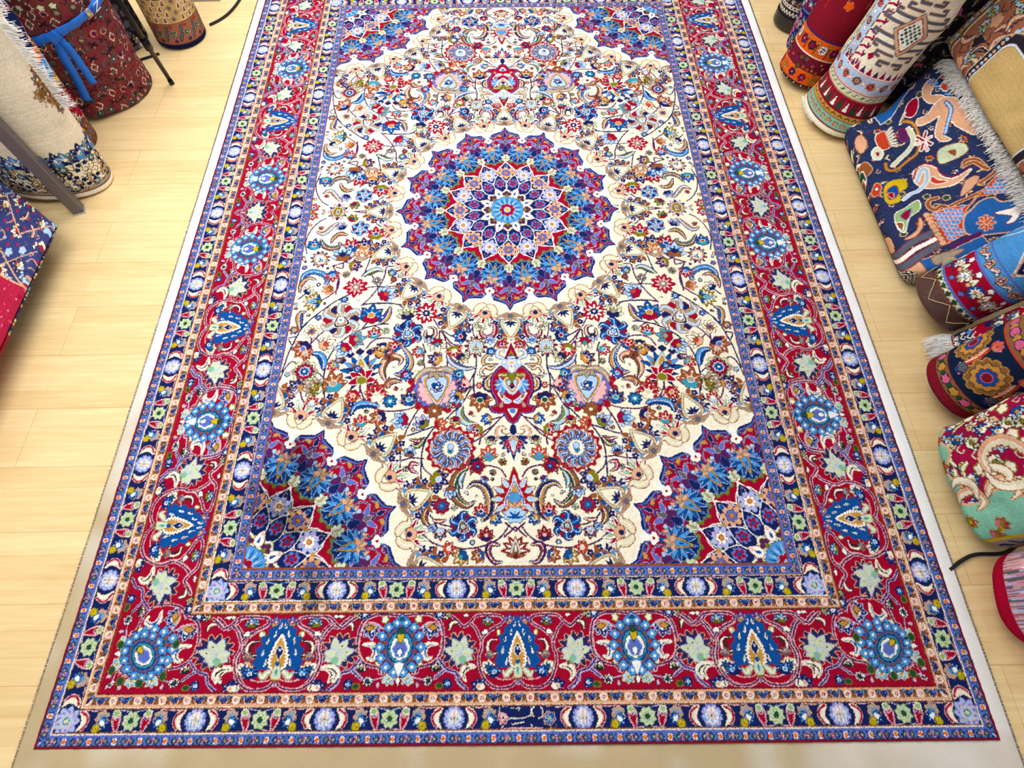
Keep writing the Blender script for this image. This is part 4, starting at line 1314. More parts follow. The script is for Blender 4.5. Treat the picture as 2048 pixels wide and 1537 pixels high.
# ---- left side
def d_cream(cv, h):
    bandfill(cv,h,0,24,'w'); bandfill(cv,h,24,29,'j'); bandfill(cv,h,29,44,'t'); bandfill(cv,h,44,48,'j')
    scatter(cv,-h,h,52,150,27,[('f','oBw',15),('f','BoO',15),('r','BoC',12),('l','OBe',15),('p','BC',9),('f','bsy',13),('s','B',13),('s','j',12)],3)
    for i in range(-16,17):
        x=i*26; t=170+26*abs(sin(i*1.1)); cv.flower(x,150,x+8*sin(i),t+16,('aBC','BsC','sBw')[i%3],'a'); cv.stroke([(x,120),(x+6,150)],3,'O',2)
    for cx,cy in ((-60,385),(-360,400),(250,400)):
        for i in range(26):
            a=2*pi*i/26+.2; r=30+52*((i*7)%5)/5; cv.flower(cx+r*.6*cos(a),cy+r*.8*sin(a),cx+(r+20)*cos(a)*.9,cy+(r+20)*sin(a),('tOn','aOC','Ctn','nOB')[i%4],'n')
        cv.rosette(cx,cy,24,'oBC',7,'n'); cv.stroke([(cx,cy-20),(cx+20,cy-90),(cx+70,cy-120)],3,'t')
        cv.rosette(cx+60,cy+30,22,'aBo',7,'a')
r_, f_ = tube_carpet('rolled_carpet','cream carpet roll with blue and gold flowers at its foot, behind the grey steel post', (-1.755,.180), (.10,.0,1), .185,.105,1.25, d_cream,'C', expo=.9, e1=(1,.12,0), cap=(150,130,100))
sp=[]
for k in range(700):
    hh=330+520*RN.random(); p_,v_=surf(f_,228-(hh-330)*.05,hh,.003); dd=np.array([.75,.35,-.25])+.5*(RN.random(3)-.5); L_=.02+.03*RN.random(); sp.append([p_,p_+dd*L_*.5+v_*.006,p_+dd*L_])
threads('side_fringe',sp,WHITE,r_,.0012)
def d_band(cv, h):
    for y0,y1,c in ((0,6,'j'),(6,90,'n'),(90,98,'a'),(98,235,'R'),(235,246,'a'),(246,284,'o'),(284,350,'s'),(350,392,'h'),(392,400,'a'),(400,1300,'B')): bandfill(cv,h,y0,y1,c)
    for i in range(-15,16):
        x=i*26; cv.stroke([(x,36),(x+9,46),(x,56),(x-9,66)],4.5,'s',3,out='k'); cv.stroke([(x+13,8),(x+13,24)],5,'k',2); cv.stroke([(x+13,72),(x+13,86)],5,'k',2); cv.polar(x,80,6,5,'o'); cv.polar(x,16,6,5,'a')
    scatter(cv,-h,h,112,230,40,[('l','oaa',24),('f','Caq',17),('s','C',20),('s','a',16),('l','ybO',18)],5)
    for i in range(-9,10):
        x=i*44; cv.polar(x,265,12,9,'y','k',5,.4); cv.polar(x+22,265,6,5,'B'); cv.stroke([(x-12,300),(x,318),(x+10,334)],6,'w',3,out='m'); cv.stroke([(x+10,296),(x+20,320)],5,'B',2); cv.polar(x,371,10,12,'o','k',4,.4); cv.polar(x+22,371,8,6,'g','q')
    scatter(cv,-h,h,420,1250,52,[('l','qpc',26),('f','yls',20),('f','oRC',20),('s','q',20),('p','ek',12)],6)
tube_carpet('rolled_carpet','roll banded in red, ochre and light blue, between the cream roll and the strapped bundle', (-1.815,.41), (.09,0,1), .11,.11,1.25, d_band,'B', cap=(120,80,60))
def d_strap(cv, h):
    scatter(cv,-h,h,14,420,46,[('r','agC',17),('r','jtv',15),('x','k',13),('d','jCa',16),('f','mPk',15),('p','Pq',9),('s','a',15),('f','tgR',14),('d','ACj',14)],9)
    scatter(cv,-h,h,8,420,29,[('p','rA',5),('s','x',8),('p','aj',4),('s','k',8),('p','qr',3)],10)
    for x in (-260,0,260): cv.stroke([(x-90,250),(x,330),(x+90,250),(x,170),(x-90,250)],3,'a',1)
    bandfill(cv,h,440,1300,'A')
    for k,(c,w_) in enumerate((('C',52),('j',42),('C',30),('a',22),('A',10))):
        cv.stroke([(-500,470),(-120,620),(60,470),(500,640)],w_,c,1)
    for i in range(-9,10): cv.rosette(i*52,700-(i%2)*60,30,'Cgq',8,'k'); cv.polar(i*52+20,820,22,30,'v','C',6,.4)
    for i in range(-12,13): cv.polar(i*30,545+40*abs((i%8)-4)/4,9,9,'t','k',5,.4)
    scatter(cv,-h,h,440,600,38,[('f','mgR',15),('p','Cg',10),('s','k',12)],12)
r_, fs = tube_carpet('rolled_carpet','wide dark red carpet bundle with small all-over flowers, tied with a bright blue strap', (-1.76,.735), (.105,0,1), .19,.175,1.25, d_strap,'A', expo=.92, wob=.02, cap=(110,70,60))
SB = mat('blue_strap_webbing', (0,112,228), .55, bump=.3, bscale=900)
def ribbon_on(name, fr, pts, wd, m, parent, lift=.004, thick=.0022):
    """strap lying on the roll, pts in (s,h) mm"""
    q = catmull(pts, 8); V = []; n = len(q)
    T = np.gradient(q, axis=0); T /= np.linalg.norm(T, axis=1)[:,None]+1e-9
    for k in range(n):
        s, hh = q[k]; nx_, ny_ = -T[k,1], T[k,0]
        for u in (-1,0,1):
            p, v = surf(fr, s+nx_*u*wd/2, hh+ny_*u*wd/2, lift); V.append(p)
        for u in (1,0,-1):
            p, v = surf(fr, s+nx_*u*wd/2, hh+ny_*u*wd/2, lift+thick); V.append(p)
    F = []
    for k in range(n-1):
        for j in range(6): F.append((k*6+j, k*6+(j+1)%6, (k+1)*6+(j+1)%6, (k+1)*6+j))
    V = [Vector(map(float, v)) for v in V]; F += [tuple(range(6))[::-1], tuple((n-1)*6+i for i in range(6))]
    return py_obj(name, V, F, m, parent, True)
H_ = fs['cv'].nx*fs['cv'].g[0]
strap = thing('strap','bright blue webbing strap knotted round the dark red carpet bundle, two tails hanging','strap', tuple(map(float,fs['off'])))
KS, KH = -65, 345
ribbon_on('band', fs, [(KS,KH),(10,368),(89,390),(187,400),(H_/2,380),(H_-300,345),(H_-160,328),(H_+KS,KH)], 30, SB, strap, .008)
ribbon_on('tail', fs, [(KS+2,KH),(KS-2,310),(KS-8,250),(KS-12,170),(KS-20,88)], 28, SB, strap, .011)
ribbon_on('tail', fs, [(KS+6,KH+4),(KS+22,300),(KS+28,230),(KS+32,150)], 25, SB, strap, .014)
kn = ribbon_on('knot', fs, [(KS-16,KH-10),(KS,KH),(KS+18,KH+8)], 36, SB, strap, .016, .006)
bk = ribbon_on('buckle', fs, [(66,384),(84,389)], 34, mat('steel_buckle',(190,190,188),.35,1), strap, .013, .003)
ribbon_on('stitched_tab', fs, [(92,391),(132,402)], 30, SB, strap, .016, .002)
WS = mat('white_stitching',(235,240,250),.8)
for P in ([(98,382),(122,408)],[(98,404),(122,386)],[(97,380),(123,386)],[(98,406),(124,411)]): ribbon_on('stitch', fs, P, 2.2, WS, strap, .020, .001)
def d_roll3(cv, h):
    for y0,y1,c in ((0,22,'d'),(22,28,'j'),(28,112,'E'),(112,116,'k'),(116,215,'D'),(215,219,'k'),(219,330,'E'),(330,340,'r'),(340,1300,'E')): bandfill(cv,h,y0,y1,c)
    for yc in (70,275,400):
        for i in range(-6,7):
            x=i*62; cv.stroke([(x-10,yc-30),(x+4,yc),(x+12,yc+30)],9,'a',3,out='k'); cv.rosette(x+30,yc,19,'tgq',8,'k'); cv.polar(x+30,yc+32,7,5,'c','k'); cv.polar(x+30,yc-32,7,5,'P','k')
    for i in range(-9,10):
        for j in range(4):
            x=i*40+(j%2)*20; y=132+j*23
            if i%3==0: cv.stroke([(x-9,y),(x,y+9),(x+9,y),(x,y-9),(x-9,y)],3,'a',3); cv.polar(x,y,5,4,'P')
            else: cv.tear(x,y-11,x+4,y+13,15,'n','C',3)
tube_carpet('rolled_carpet','tan and gold banded carpet roll with a navy end, standing beside the black cable', (-1.53,1.135), (.05,0,1), .112,.112,1.15, d_roll3,'n', cap=(60,50,60))
def d_darkl(cv,h): scatter(cv,-h,h,10,1200,44,[('p','ak',15),('f','tkC',18),('s','t',14),('r','akj',13)],14)
tube_carpet('rolled_carpet','dark grey patterned carpet roll standing behind the black stand leg', (-1.80,1.10), (0,0,1), .115,.115,1.25, d_darkl,'k', cap=(50,45,45))
def d_darkb(cv,h): scatter(cv,-h,h,10,1200,46,[('p','jk',15),('f','jke',18),('s','t',14),('l','jtk',20)],15)
tube_carpet('rolled_carpet','blackish brown floral carpet roll in shade behind the grey steel post', (-2.12,.22), (-.03,0,1), .12,.12,1.25, d_darkb,'k', cap=(50,45,45))
# steel post
post = thing('steel_post','square dark grey steel post with a plastic foot in front of the cream roll','post',(-1.655,.040,0))
V,F = box_vf(-.021,.021,-.021,.021,.006,1.9); pb = py_obj('post_tube', V, F, mat('grey_powder_coated_steel',(104,98,104),.42,.35), post)
pb.modifiers.new('b','BEVEL').width=.003; pb.rotation_euler=(0,0,radians(22)); 
V,F = box_vf(-.023,.023,-.023,.023,0,.006); pf = py_obj('foot_cap', V, F, mat('clear_plastic_foot',(190,190,185),.3), post); pf.rotation_euler=(0,0,radians(22))
# black stand leg with clamp
st = thing('light_stand','thin black metal stand leg with a clamp, slanting to the floor beside the strapped bundle','stand',(-1.49,.79,0))
BK = mat('black_metal',(16,16,20),.3,.6); RB = mat('black_rubber',(14,14,15),.8)
d_ = Vector((.17,-.32,1.0))
py_obj('leg', *bar_vf([Vector((0,0,.008)),d_*.30,d_*.80],None,[.0095,.0095,.0095],14), BK, st, True)
py_obj('foot_tip', *bar_vf([Vector((.0005,0,.001)),d_*.022],None,[.0108,.0108],14), RB, st, True)
py_obj('clamp', *bar_vf([d_*.20,d_*.245],None,[.016,.016],14), BK, st, True)
py_obj('clamp_knob', *bar_vf([d_*.225+Vector((-.03,-.01,0)),d_*.225+Vector((.0,0,0))],None,[.010,.006],12), mat('brushed_steel',(170,172,176),.35,1), st, True)
tag(tube_obj('cable', [(-1.80,.96,.02),(-1.74,.93,.006),(-1.65,.97,.006),(-1.60,1.0,.006)], .005, RB),'short black cable lying on the floor in front of the dark grey roll','cable')
tag(tube_obj('cable', [(-1.415,1.215,.006),(-1.37,1.262,.006),(-1.335,1.33,.006),(-1.31,1.44,.006),(-1.29,1.62,.006)], .0055, RB),'black cable curving over the floor beside the tan and gold roll','cable')
bx = thing('power_strip','pale grey plastic box at the top edge behind the tan and gold roll','box',(-1.46,1.44,0))
V,F=box_vf(-.13,.05,-.02,.10,0,.035); o=py_obj('housing',V,F,mat('pale_grey_plastic',(176,184,190),.5),bx); o.modifiers.new('b','BEVEL').width=.004
for k in range(6):
    V,F=box_vf(-.12+k*.028,-.10+k*.028,-.01,.02,.035,.038); py_obj('key',V,F,mat('white_plastic_key',(220,222,222),.5),bx)
# folded red and blue carpet on a low platform, left
def d_faded(cv, h):
    scatter(cv,-h,h,0,1200,34,[('p','lG',6),('s','q',9),('p','VG',6),('s','a',9)],16)
    scatter(cv,-h,h,0,1200,62,[('f','lGq',24),('r','lGq',20),('l','VqG',28),('s','q',22),('f','GCq',22),('l','qGV',24),('p','lG',13),('f','CGV',22),('s','l',20)],17)
    for P in ([(430,0),(330,90),(420,200),(320,330)],[(300,10),(200,110)],[(160,0),(250,120),(160,220)]): cv.stroke(P,5,'q',1)
    P=[(150,-30),(175,90),(120,150),(140,230),(70,330),(60,460),(-20,520),(-60,900),(-900,900),(-900,-30)]
    cv.fill(P,'V','q',7); 
    r=random.Random(12)
    for i in range(2600):
        x=r.uniform(-h,230); y=r.uniform(0,860)
        j_=int(y/cv.g[1]); i_=int((x+cv.nx*cv.g[0]/2)/cv.g[0])
        if 0<=j_<cv.ny and 0<=i_<cv.nx and cv.a[j_,i_]==KI['V']: cv.stroke([(x,y),(x+r.uniform(-7,7),y+r.uniform(-2,2))],2.7,r.choice('fRRmx'),1)
def slab(name,label,B,d,e1,a,b,L,draw,bg,rb,cap,wob=.012,expo=.45,rt=.03,ground=True,g=2.6,face=None,warp=None): return tube_carpet(name,label,B,d,a,b,L,draw,bg,expo=expo,e1=e1,rb=rb,rt=rt,wob=wob,cap=cap,g=g,spiral=0,ground=ground,face=face,warp=warp)
pl = thing('platform','low dark wooden platform under the folded red and blue carpet','platform',(-2.05,-.60,0))
WD = mat('dark_stained_wood',(58,44,36),.7,noise=.3,nscale=20)
for k in range(5):
    V,F=box_vf(-.42,.22,-.36+k*.14,-.26+k*.14,.055,.075); py_obj('board',V,F,WD,pl)
for k in (-.40,-.05,.14):
    V,F=box_vf(k,k+.06,-.36,.30,0,.055); py_obj('bearer',V,F,WD,pl)
slab('folded_carpet','folded red carpet with faded blue floral border on a low platform, left edge',(-1.60,-.57,.110),(-1,0,.05),(0,1,0),.445,.020,.85,d_faded,'G',.018,(150,110,80),ground=False,face=1,wob=.008,expo=.25,warp=lambda P,s_,h_: np.where(P[...,1]>-.57,(P[...,1]+.57)/.445*.8*np.clip(h_-.02,0,.26),0))
# ---- right side
def d_bb(cv, h):
    scatter(cv,-h,h,120,1200,36,[('p','jt',12),('s','C',12),('f','jtC',14),('s','t',10)],18)
    for i in range(-20,21): cv.polar(i*17,100,6,4,'k','C',0,0,0,4); cv.stroke([(i*17-6,70),(i*17,84),(i*17+6,70)],4,'C',2)
r_, fb = tube_carpet('rolled_carpet','brownish black carpet roll with a black plastic foot, farthest roll on the right', (1.385,1.165), (.04,0,1), .092,.092,1.15, d_bb,'k', cap=(40,38,38))
def collar(name, fr, h0, h1, m, parent, lift=.004):
    P=fr['P']; g=fr['cv'].g[1]; rows=list(range(int(h0/g), max(int(h0/g)+2,int(h1/g)),2)); V=[]
    for j in rows:
        c=P[j].mean(0); v=P[j]-c; v/=np.linalg.norm(v,axis=1)[:,None]; V.append(P[j]+v*lift-fr['off'])
    c=P[rows[0]].mean(0)-fr['off']; V.insert(0,c+(V[0]-c)*.05); n=P.shape[1]
    V=np.vstack(V); V[:,2]=np.maximum(V[:,2],-fr['off'][2]+.0006)
    return mesh_obj(name,V,grid_faces(len(rows)+1,n,True),m,parent,True)
collar('plastic_wrap', fb, 0, 58, mat('black_plastic_film',(34,31,30),.28), r_)
def d_np(cv, h):
    bandfill(cv,h,0,10,'w'); bandfill(cv,h,10,180,'B'); bandfill(cv,h,180,186,'s'); bandfill(cv,h,186,1200,'P')
    scatter(cv,-h,h,20,170,28,[('p','fB',11),('l','saB',15),('f','fCB',13),('s','s',12),('r','qsT',12)],19); scatter(cv,-h,h,195,1150,30,[('l','sRs',15),('f','Rsq',14),('x','R',9),('p','sP',9)],20)
tube_carpet('rolled_carpet','slim navy carpet roll with pink flowers behind the orange and red roll', (1.395,.972), (-.03,0,1), .088,.088,1.15, d_np,'B', cap=(90,80,110))
def d_red(cv, h):
    for y0,y1,c in ((0,14,'k'),(14,62,'h'),(62,66,'o'),(66,122,'r'),(122,128,'C'),(128,192,'h'),(192,202,'P'),(202,1300,'r')): bandfill(cv,h,y0,y1,c)
    for i in range(-7,8):
        x=i*50; cv.rosette(x,38,17,('xPo','oRy','Pky')[i%3],6,'k'); cv.rosette(x+12,160,19,('wPC','Pxo','kxr')[i%3],6,'k'); cv.stroke([(x+34,136),(x+34,184)],6,'k',1); cv.stroke([(x-14,140),(x-14,176)],4,'n',1); cv.polar(x-14,180,5,6,'o','g')
    for i in range(-30,31): cv.stroke([(i*12,196-2),(i*12,1)],1,'h',1) if False else None
    scatter(cv,-h,h,72,118,22,[('p','ck',7),('d','ckq',8),('x','k',7),('p','jk',9),('s','P',9)],21)
    for i in range(-20,21): cv.polar(i*18,7,4,4,'C' if i%2 else 'a')
    r=random.Random(3)
    for i in range(170):
        x=r.uniform(-h,h); y=r.uniform(205,1200); cv.stroke([(x,y),(x+r.uniform(-3,3),y+r.uniform(12,60))],2.7,r.choice('qcfcR'),1)
    for i in range(-5,6): cv.polar(i*95,330,16,16,'h','P',5,.4)
tube_carpet('rolled_carpet','dark red carpet roll with orange flowered bands at its foot', (1.325,.770), (.17,0,1), .112,.112,1.3, d_red,'r', cap=(120,40,40))
def d_kil(cv, h):
    for y0,y1,c in ((0,26,'C'),(26,30,'r'),(30,62,'z'),(62,66,'j'),(66,84,'o'),(84,90,'r'),(90,142,'R'),(142,148,'j'),(148,152,'q'),(152,172,'e'),(172,176,'r'),(176,182,'m'),(182,236,'l'),(236,240,'m'),(240,1300,'C')): bandfill(cv,h,y0,y1,c)
    for i in range(-14,15):
        x=i*26; cv.rosette(x,46,9,'qnC',5,'j'); cv.stroke([(x-8,72),(x,80),(x+8,72)],3.2,'k',1); cv.fill([(x-8,94),(x,136),(x+8,94)],'w' if i%2 else 'g','k',2); cv.stroke([(x-8,158),(x+2,158),(x+2,166),(x+9,166)],3,'k',1); cv.stroke([(x-12,98),(x-12,134)],3,'j',1)
        cv.rosette(x*2,209,15,('nqr','hPo')[i%2],7,'k'); cv.fill([(x*2+26,202),(x*2+31,209),(x*2+26,217),(x*2+21,209)],'w','h',2)
    # side border running up at the left, and the diamond medallion at the right
    for x0,x1,c in ((-h,-150,'i'),(-152,-146,'r'),(-146,-124,'e'),(-124,-120,'r'),(-120,-74,'l'),(-74,-69,'j')): cv.fill([(x0,236),(x1,236),(x1,1300),(x0,1300)],c)
    for k in range(20):
        y=262+k*58; cv.rosette(-97,y,13,('nqr','hPo')[k%2],7,'k'); cv.fill([(-97,y+24),(-90,y+31),(-97,y+38),(-104,y+31)],'w','h',2)
        for q in (0,29): cv.stroke([(-142,y-8+q),(-132,y-8+q),(-132,y+4+q),(-126,y+4+q)],3,'k',1)
        for q in (0,29): cv.stroke([(-69,y-14+q),(-52,y-6+q),(-40,y-6+q),(-44,y+8+q)],7,'x',2,out='w'); cv.stroke([(-40,y-8+q),(-34,y+4+q)],6,'P',1)
    for i in range(-2,12): cv.fill([(-62+i*24,242),(-54+i*24,270+4*(i%2)),(-42+i*24,242)],'x' if i%2 else 'P','w',2)
    def dia(cx,cy,s,c,o): cv.fill([(cx,cy-s),(cx+s*.9,cy),(cx,cy+s),(cx-s*.9,cy)],c,o,3)
    for cx,cy in ((62,400),(62,760)):
        for m in (-1,1):
            for n_ in range(4):
                for sy in(-1,1):
                    y=cy+sy*(22+n_*26); w0=118-n_*26; cv.stroke([(cx+m*w0*.2,y),(cx+m*w0,y),(cx+m*w0,y+sy*14),(cx+m*(w0-14),y+sy*14)],9,'a',1,out='q')
        dia(cx,cy,70,'q','a'); dia(cx,cy,52,'w','r')
        for i in range(-3,4):
            for j in range(-3,4):
                if (i+j)%2==0 and abs(i)+abs(j)<5: cv.fill([(cx+i*9-4,cy+j*9-4),(cx+i*9+4,cy+j*9-4),(cx+i*9+4,cy+j*9+4),(cx+i*9-4,cy+j*9+4)],'g')
    for cx,cy in ((-12,300),(10,560),(-10,640)): cv.fill([(cx-10,cy),(cx,cy-12),(cx+10,cy),(cx+2,cy+12)],'x','r',2)
r_, fk = tube_carpet('rolled_carpet','cream flatweave roll with a light blue star border and stepped blue diamond', (1.398,.500), (.12,.0,1), .125,.12,1.3, d_kil,'C', flare=.2, e1=(.75,-.66,0), wob=.02, cap=(170,160,130), face=1)
fringe(r_, fk, -170, -40, 14, .012, (-.6,-.4,-.1), 120, WHITE, w=.0009, droop=.6)
def d_dk(cv, h):
    for y0,y1,c in ((0,60,'k'),(60,66,'P'),(66,130,'d'),(130,136,'j'),(136,1300,'k')): bandfill(cv,h,y0,y1,c)
    for i in range(-8,9): cv.leaf([(i*50-20,90),(i*50,110),(i*50+20,90)],'nbB',18,'k'); cv.stroke([(i*50,20),(i*50+14,40)],5,'j',2)
    scatter(cv,-h,h,160,1200,54,[('f','gfg',24),('p','tk',16),('l','gjt',24),('f','jtk',22)],23)
r_, fd = tube_carpet('rolled_carpet','black carpet roll with green and rose flowers behind the cream flatweave roll', (1.70,.66), (.12,0,1), .13,.13,1.3, d_dk,'k', cap=(50,45,45))
fringe(r_, fd, 96, 112, 60, .03, (.5,-.6,.1), 10, mat('pale_fringe_yarn',(206,214,214),.9))
sp=[]
for k in range(900):
    hh=60+RN.random()*800; p_,v_=surf(fd,118,hh,.003); dd=np.array([.35,-.75,.1])+.8*(RN.random(3)-.5); L_=.028+.03*RN.random(); sp.append([p_,p_+dd*L_*.5+v_*.01,p_+dd*L_])
threads('side_fringe',sp,mat('pale_fringe_yarn',(206,214,214),.9),r_,.0014)
def d_dk2(cv, h): scatter(cv,-h,h,10,1200,60,[('f','ajk',24),('p','Pk',16),('l','Bjt',24)],24)
tube_carpet('rolled_carpet','very dark navy carpet roll standing behind the folded brown and grey carpet', (2.03,.63), (.08,0,1), .12,.12,1.3, d_dk2,'d', cap=(50,45,45))
for k_,(bx_,by_,lb_,c_) in enumerate(((2.03,.93,'black carpet roll with faint grey flowers, behind the rose flowered black roll','k'),(1.66,.98,'dark brown carpet roll in deep shade behind the plain dark red roll','k'),(1.62,1.26,'dark maroon carpet roll at the top edge behind the slim navy roll','r'))):
    tube_carpet('rolled_carpet',lb_,(bx_,by_),(.06,0,1),.12,.12,1.3,d_dk2 if k_ else d_darkl,c_,cap=(50,45,45))
# pictorial carpet, folded thick, leaning
def d_pic(cv, h):
    r=random.Random(8)
    for i in range(3800):      # worn ground
        x=r.uniform(-h,h); y=r.uniform(0,900); cv.stroke([(x,y),(x+r.uniform(-3,3),y+r.uniform(3,12))],2.7,r.choice('aNdGN'),1)
    scatter(cv,-520,420,0,460,64,[('f','qhU',13),('p','gq',9),('s','q',10),('r','wcU',9),('l','qgn',14)],25)
    PIC(cv)
def blob(cv,P,c,o='w',w=3): cv.fill(catmull(P,5,True),c,o,w)
def PIC(cv):
    for ln in PICTURE.strip().split('\n'):
        t=ln.split(); k,c,o,w_=t[0],t[1],t[2],float(t[3]); v=list(map(float,t[4:])); P=list(zip(v[::2],v[1::2])); o=None if o=='-' else o
        if k=='b': cv.fill(catmull(P,5,True),c,o,w_)
        elif k=='p': cv.fill(P,c,o,w_)
        elif k=='s': cv.stroke(P,w_,c,4,out=o,ow=3.2)
        else: cv.polar(P[0][0],P[0][1],5+w_*.5,4+w_*.5,c,o)
rp_, fp = slab('folded_carpet','thick folded dark blue carpet woven with animals, brick palace and white fringe',(1.378,-.02,.045),(.83,0,.56),(0,1,0),.365,.05,.95,d_pic,'N',.045,(150,110,90),wob=.018,expo=.3,warp=lambda P,s_,h_: np.where(s_<0,(-s_/.365)*.11*np.clip((h_-.16)/.16,0,1),0))
sp=[]
for k in range(2600):
    s=-420+765*RN.random(); hh=392+12*RN.random(); p_,v_=surf(fp,s,hh,.002)
    dd=np.array([-.66,-.20,-.25])+.5*(RN.random(3)-.5)+v_*.25; L_=.04+.03*RN.random()
    sp.append([p_,p_+dd*L_*.4+v_*.010,p_+dd*L_*.8+v_*.006,p_+dd*L_])
threads('fringe',sp,WHITE,rp_,.0026)
def d_bei(cv, h):
    A_,H=430,400
    def arch(d,c,o=None,w=3,r=230):
        r=max(30,r-d*.8); x1=A_-d; y1=H-d
        P=[(-x1,-60)]+[(-x1+r-r*cos(t),y1-r+r*sin(t)) for t in np.linspace(0,pi/2,9)]+[(x1-r+r*sin(t),y1-r+r*cos(t)) for t in np.linspace(0,pi/2,9)]+[(x1,-60)]; cv.fill(P,c,o,w)
    arch(-6,'j','i',7); 
    r=190
    for i in range(40):
        t=i/39; L1=H-230; L2=pi/2*r
        q=t*(L1+L2+A_*.6)
        if q<L1: x,y=-A_+34,q
        elif q<L1+L2: th=(q-L1)/r; x,y=-A_+34+r-r*cos(th),L1+r*sin(th)
        else: x,y=-A_+34+r+(q-L1-L2),L1+r
        cv.rosette(x,y,19,('lwo','oCk','iqC')[i%3],6,'k'); 
    arch(66,'E','i',6); 
    cv.mask=None
    scatter(cv,-A_+90,A_-90,10,320,46,[('l','Eqk',30),('p','kt',20),('f','zlo',20),('l','kEt',34),('p','qE',20),('l','tqk',26),('s','k',22)],26)
    arch(205,'i',None); arch(211,'k','a',4); 
    for i in range(14): cv.polar(-A_+225,i*14,7,5,'l' if i%2 else 'q')
    arch(238,'w','l',3); arch(244,'D','t',3)
slab('folded_carpet','brown, rust and grey folded carpet with an arched end, behind the white fringe',(1.672,.055,.312),(.30,0,.95),(0,1,0),.42,.065,.42,d_bei,'j',.04,(140,120,90),rt=.22,expo=.35,ground=False,wob=.02)
def d_rb(cv, h):
    for y0,y1,c in ((0,70,'j'),(70,84,'e'),(84,92,'p'),(92,96,'R'),(96,178,'R'),(178,184,'p'),(184,222,'s'),(222,228,'p'),(228,420,'s'),(420,1300,'B')): bandfill(cv,h,y0,y1,c)
    for i in range(-20,21): cv.polar(i*16,77,6,5,'C' if i%2 else 'g','k')
    for i in range(-7,8):
        x=i*62; cv.rosette(x,136,24,('bwo','tws')[i%2],8,'k'); cv.flower(x+30,112,x+32,160,'CRq','k'); cv.polar(x+18,168,8,7,'w','B',5,.4); cv.polar(x-16,104,8,6,'p','k')
        cv.rosette(x,203,15,'qPC',6,'k'); cv.leaf([(x+18,196),(x+30,208),(x+44,200)],'CRp',12,'k')
    for cx in (-210,0,210,-420,420):
        P=[(0,240),(40,290),(70,330),(50,360),(90,400),(110,470),(60,470)]; P=[(cx+x,y) for x,y in P]+[(cx-x,y) for x,y in P[::-1]]
        cv.fill([(cx-105,420),(cx+105,420),(cx+60,300),(cx,236),(cx-60,300)],'p','C',3); blob(cv,P,'d','q',4)
        for k in range(5): cv.rosette(cx+(k%2*2-1)*(8+k*7),285+k*36,13,'Cvm',6,'q')
        cv.stroke([(cx,260),(cx-24,320),(cx+20,380),(cx-20,450)],4,'m',4); cv.stroke([(cx+60,250),(cx+90,300),(cx+70,350)],4,'C',4)
    scatter(cv,-h,h,440,1200,56,[('f','Cmo',24),('r','qbC',20),('s','m',20),('l','pmq',24),('f','obC',20)],27)
r_, fr_ = tube_carpet('rolled_carpet','light blue and red carpet roll with a brown laced plastic end', (1.435,-.496), (.50,.0,.88), .102,.102,1.25, d_rb,'B', cap=(70,40,36))
collar('plastic_wrap', fr_, 0, 66, mat('brown_plastic_film',(74,42,36),.45,bump=.3,bscale=40), r_)
n_=fr_['cv'].nx*fr_['cv'].g[0]; zz=[]
for k in range(15):
    zz.append((-n_/2+k*n_/14, 66 if k%2 else 26))
STR=mat('tan_lacing_string',(214,186,130),.8)
for k in range(14):
    A,Bq=zz[k],zz[k+1]; pts=[surf(fr_,A[0]+(Bq[0]-A[0])*t,A[1]+(Bq[1]-A[1])*t,.007)[0] for t in np.linspace(0,1,7)]
    py_obj('lacing',*bar_vf(pts,None,.0012,6),STR,r_,True)
def d_r2(cv, h):
    for y0,y1,c in ((0,14,'R'),(14,18,'C'),(18,70,'B'),(70,1200,'R')): bandfill(cv,h,y0,y1,c)
    scatter(cv,-h,h,24,66,24,[('f','bCo',11),('p','sB',8),('s','C',9)],28); scatter(cv,-h,h,80,1150,40,[('f','aCs',18),('l','saC',20),('p','BR',12),('s','C',14)],29)
r_, f2 = tube_carpet('rolled_carpet','slim red carpet roll with a white fringed end, above the navy roll', (1.475,-.652), (.48,0,.88), .046,.046,1.2, d_r2,'R', cap=(120,30,40))
sp=[]
for k in range(1500):
    s=-160+320*RN.random(); p_,v_=surf(f2,s,2+10*RN.random(),.002); dd=np.array([-.85,-.15,-.12])+.25*(RN.random(3)-.5); L_=.05+.05*RN.random(); q2=p_+dd*L_; q2[2]=max(q2[2],.003-f2['off'][2]); sp.append([p_,p_+dd*L_*.5+v_*.006,q2])
threads('fringe',sp,WHITE,r_,.0015)
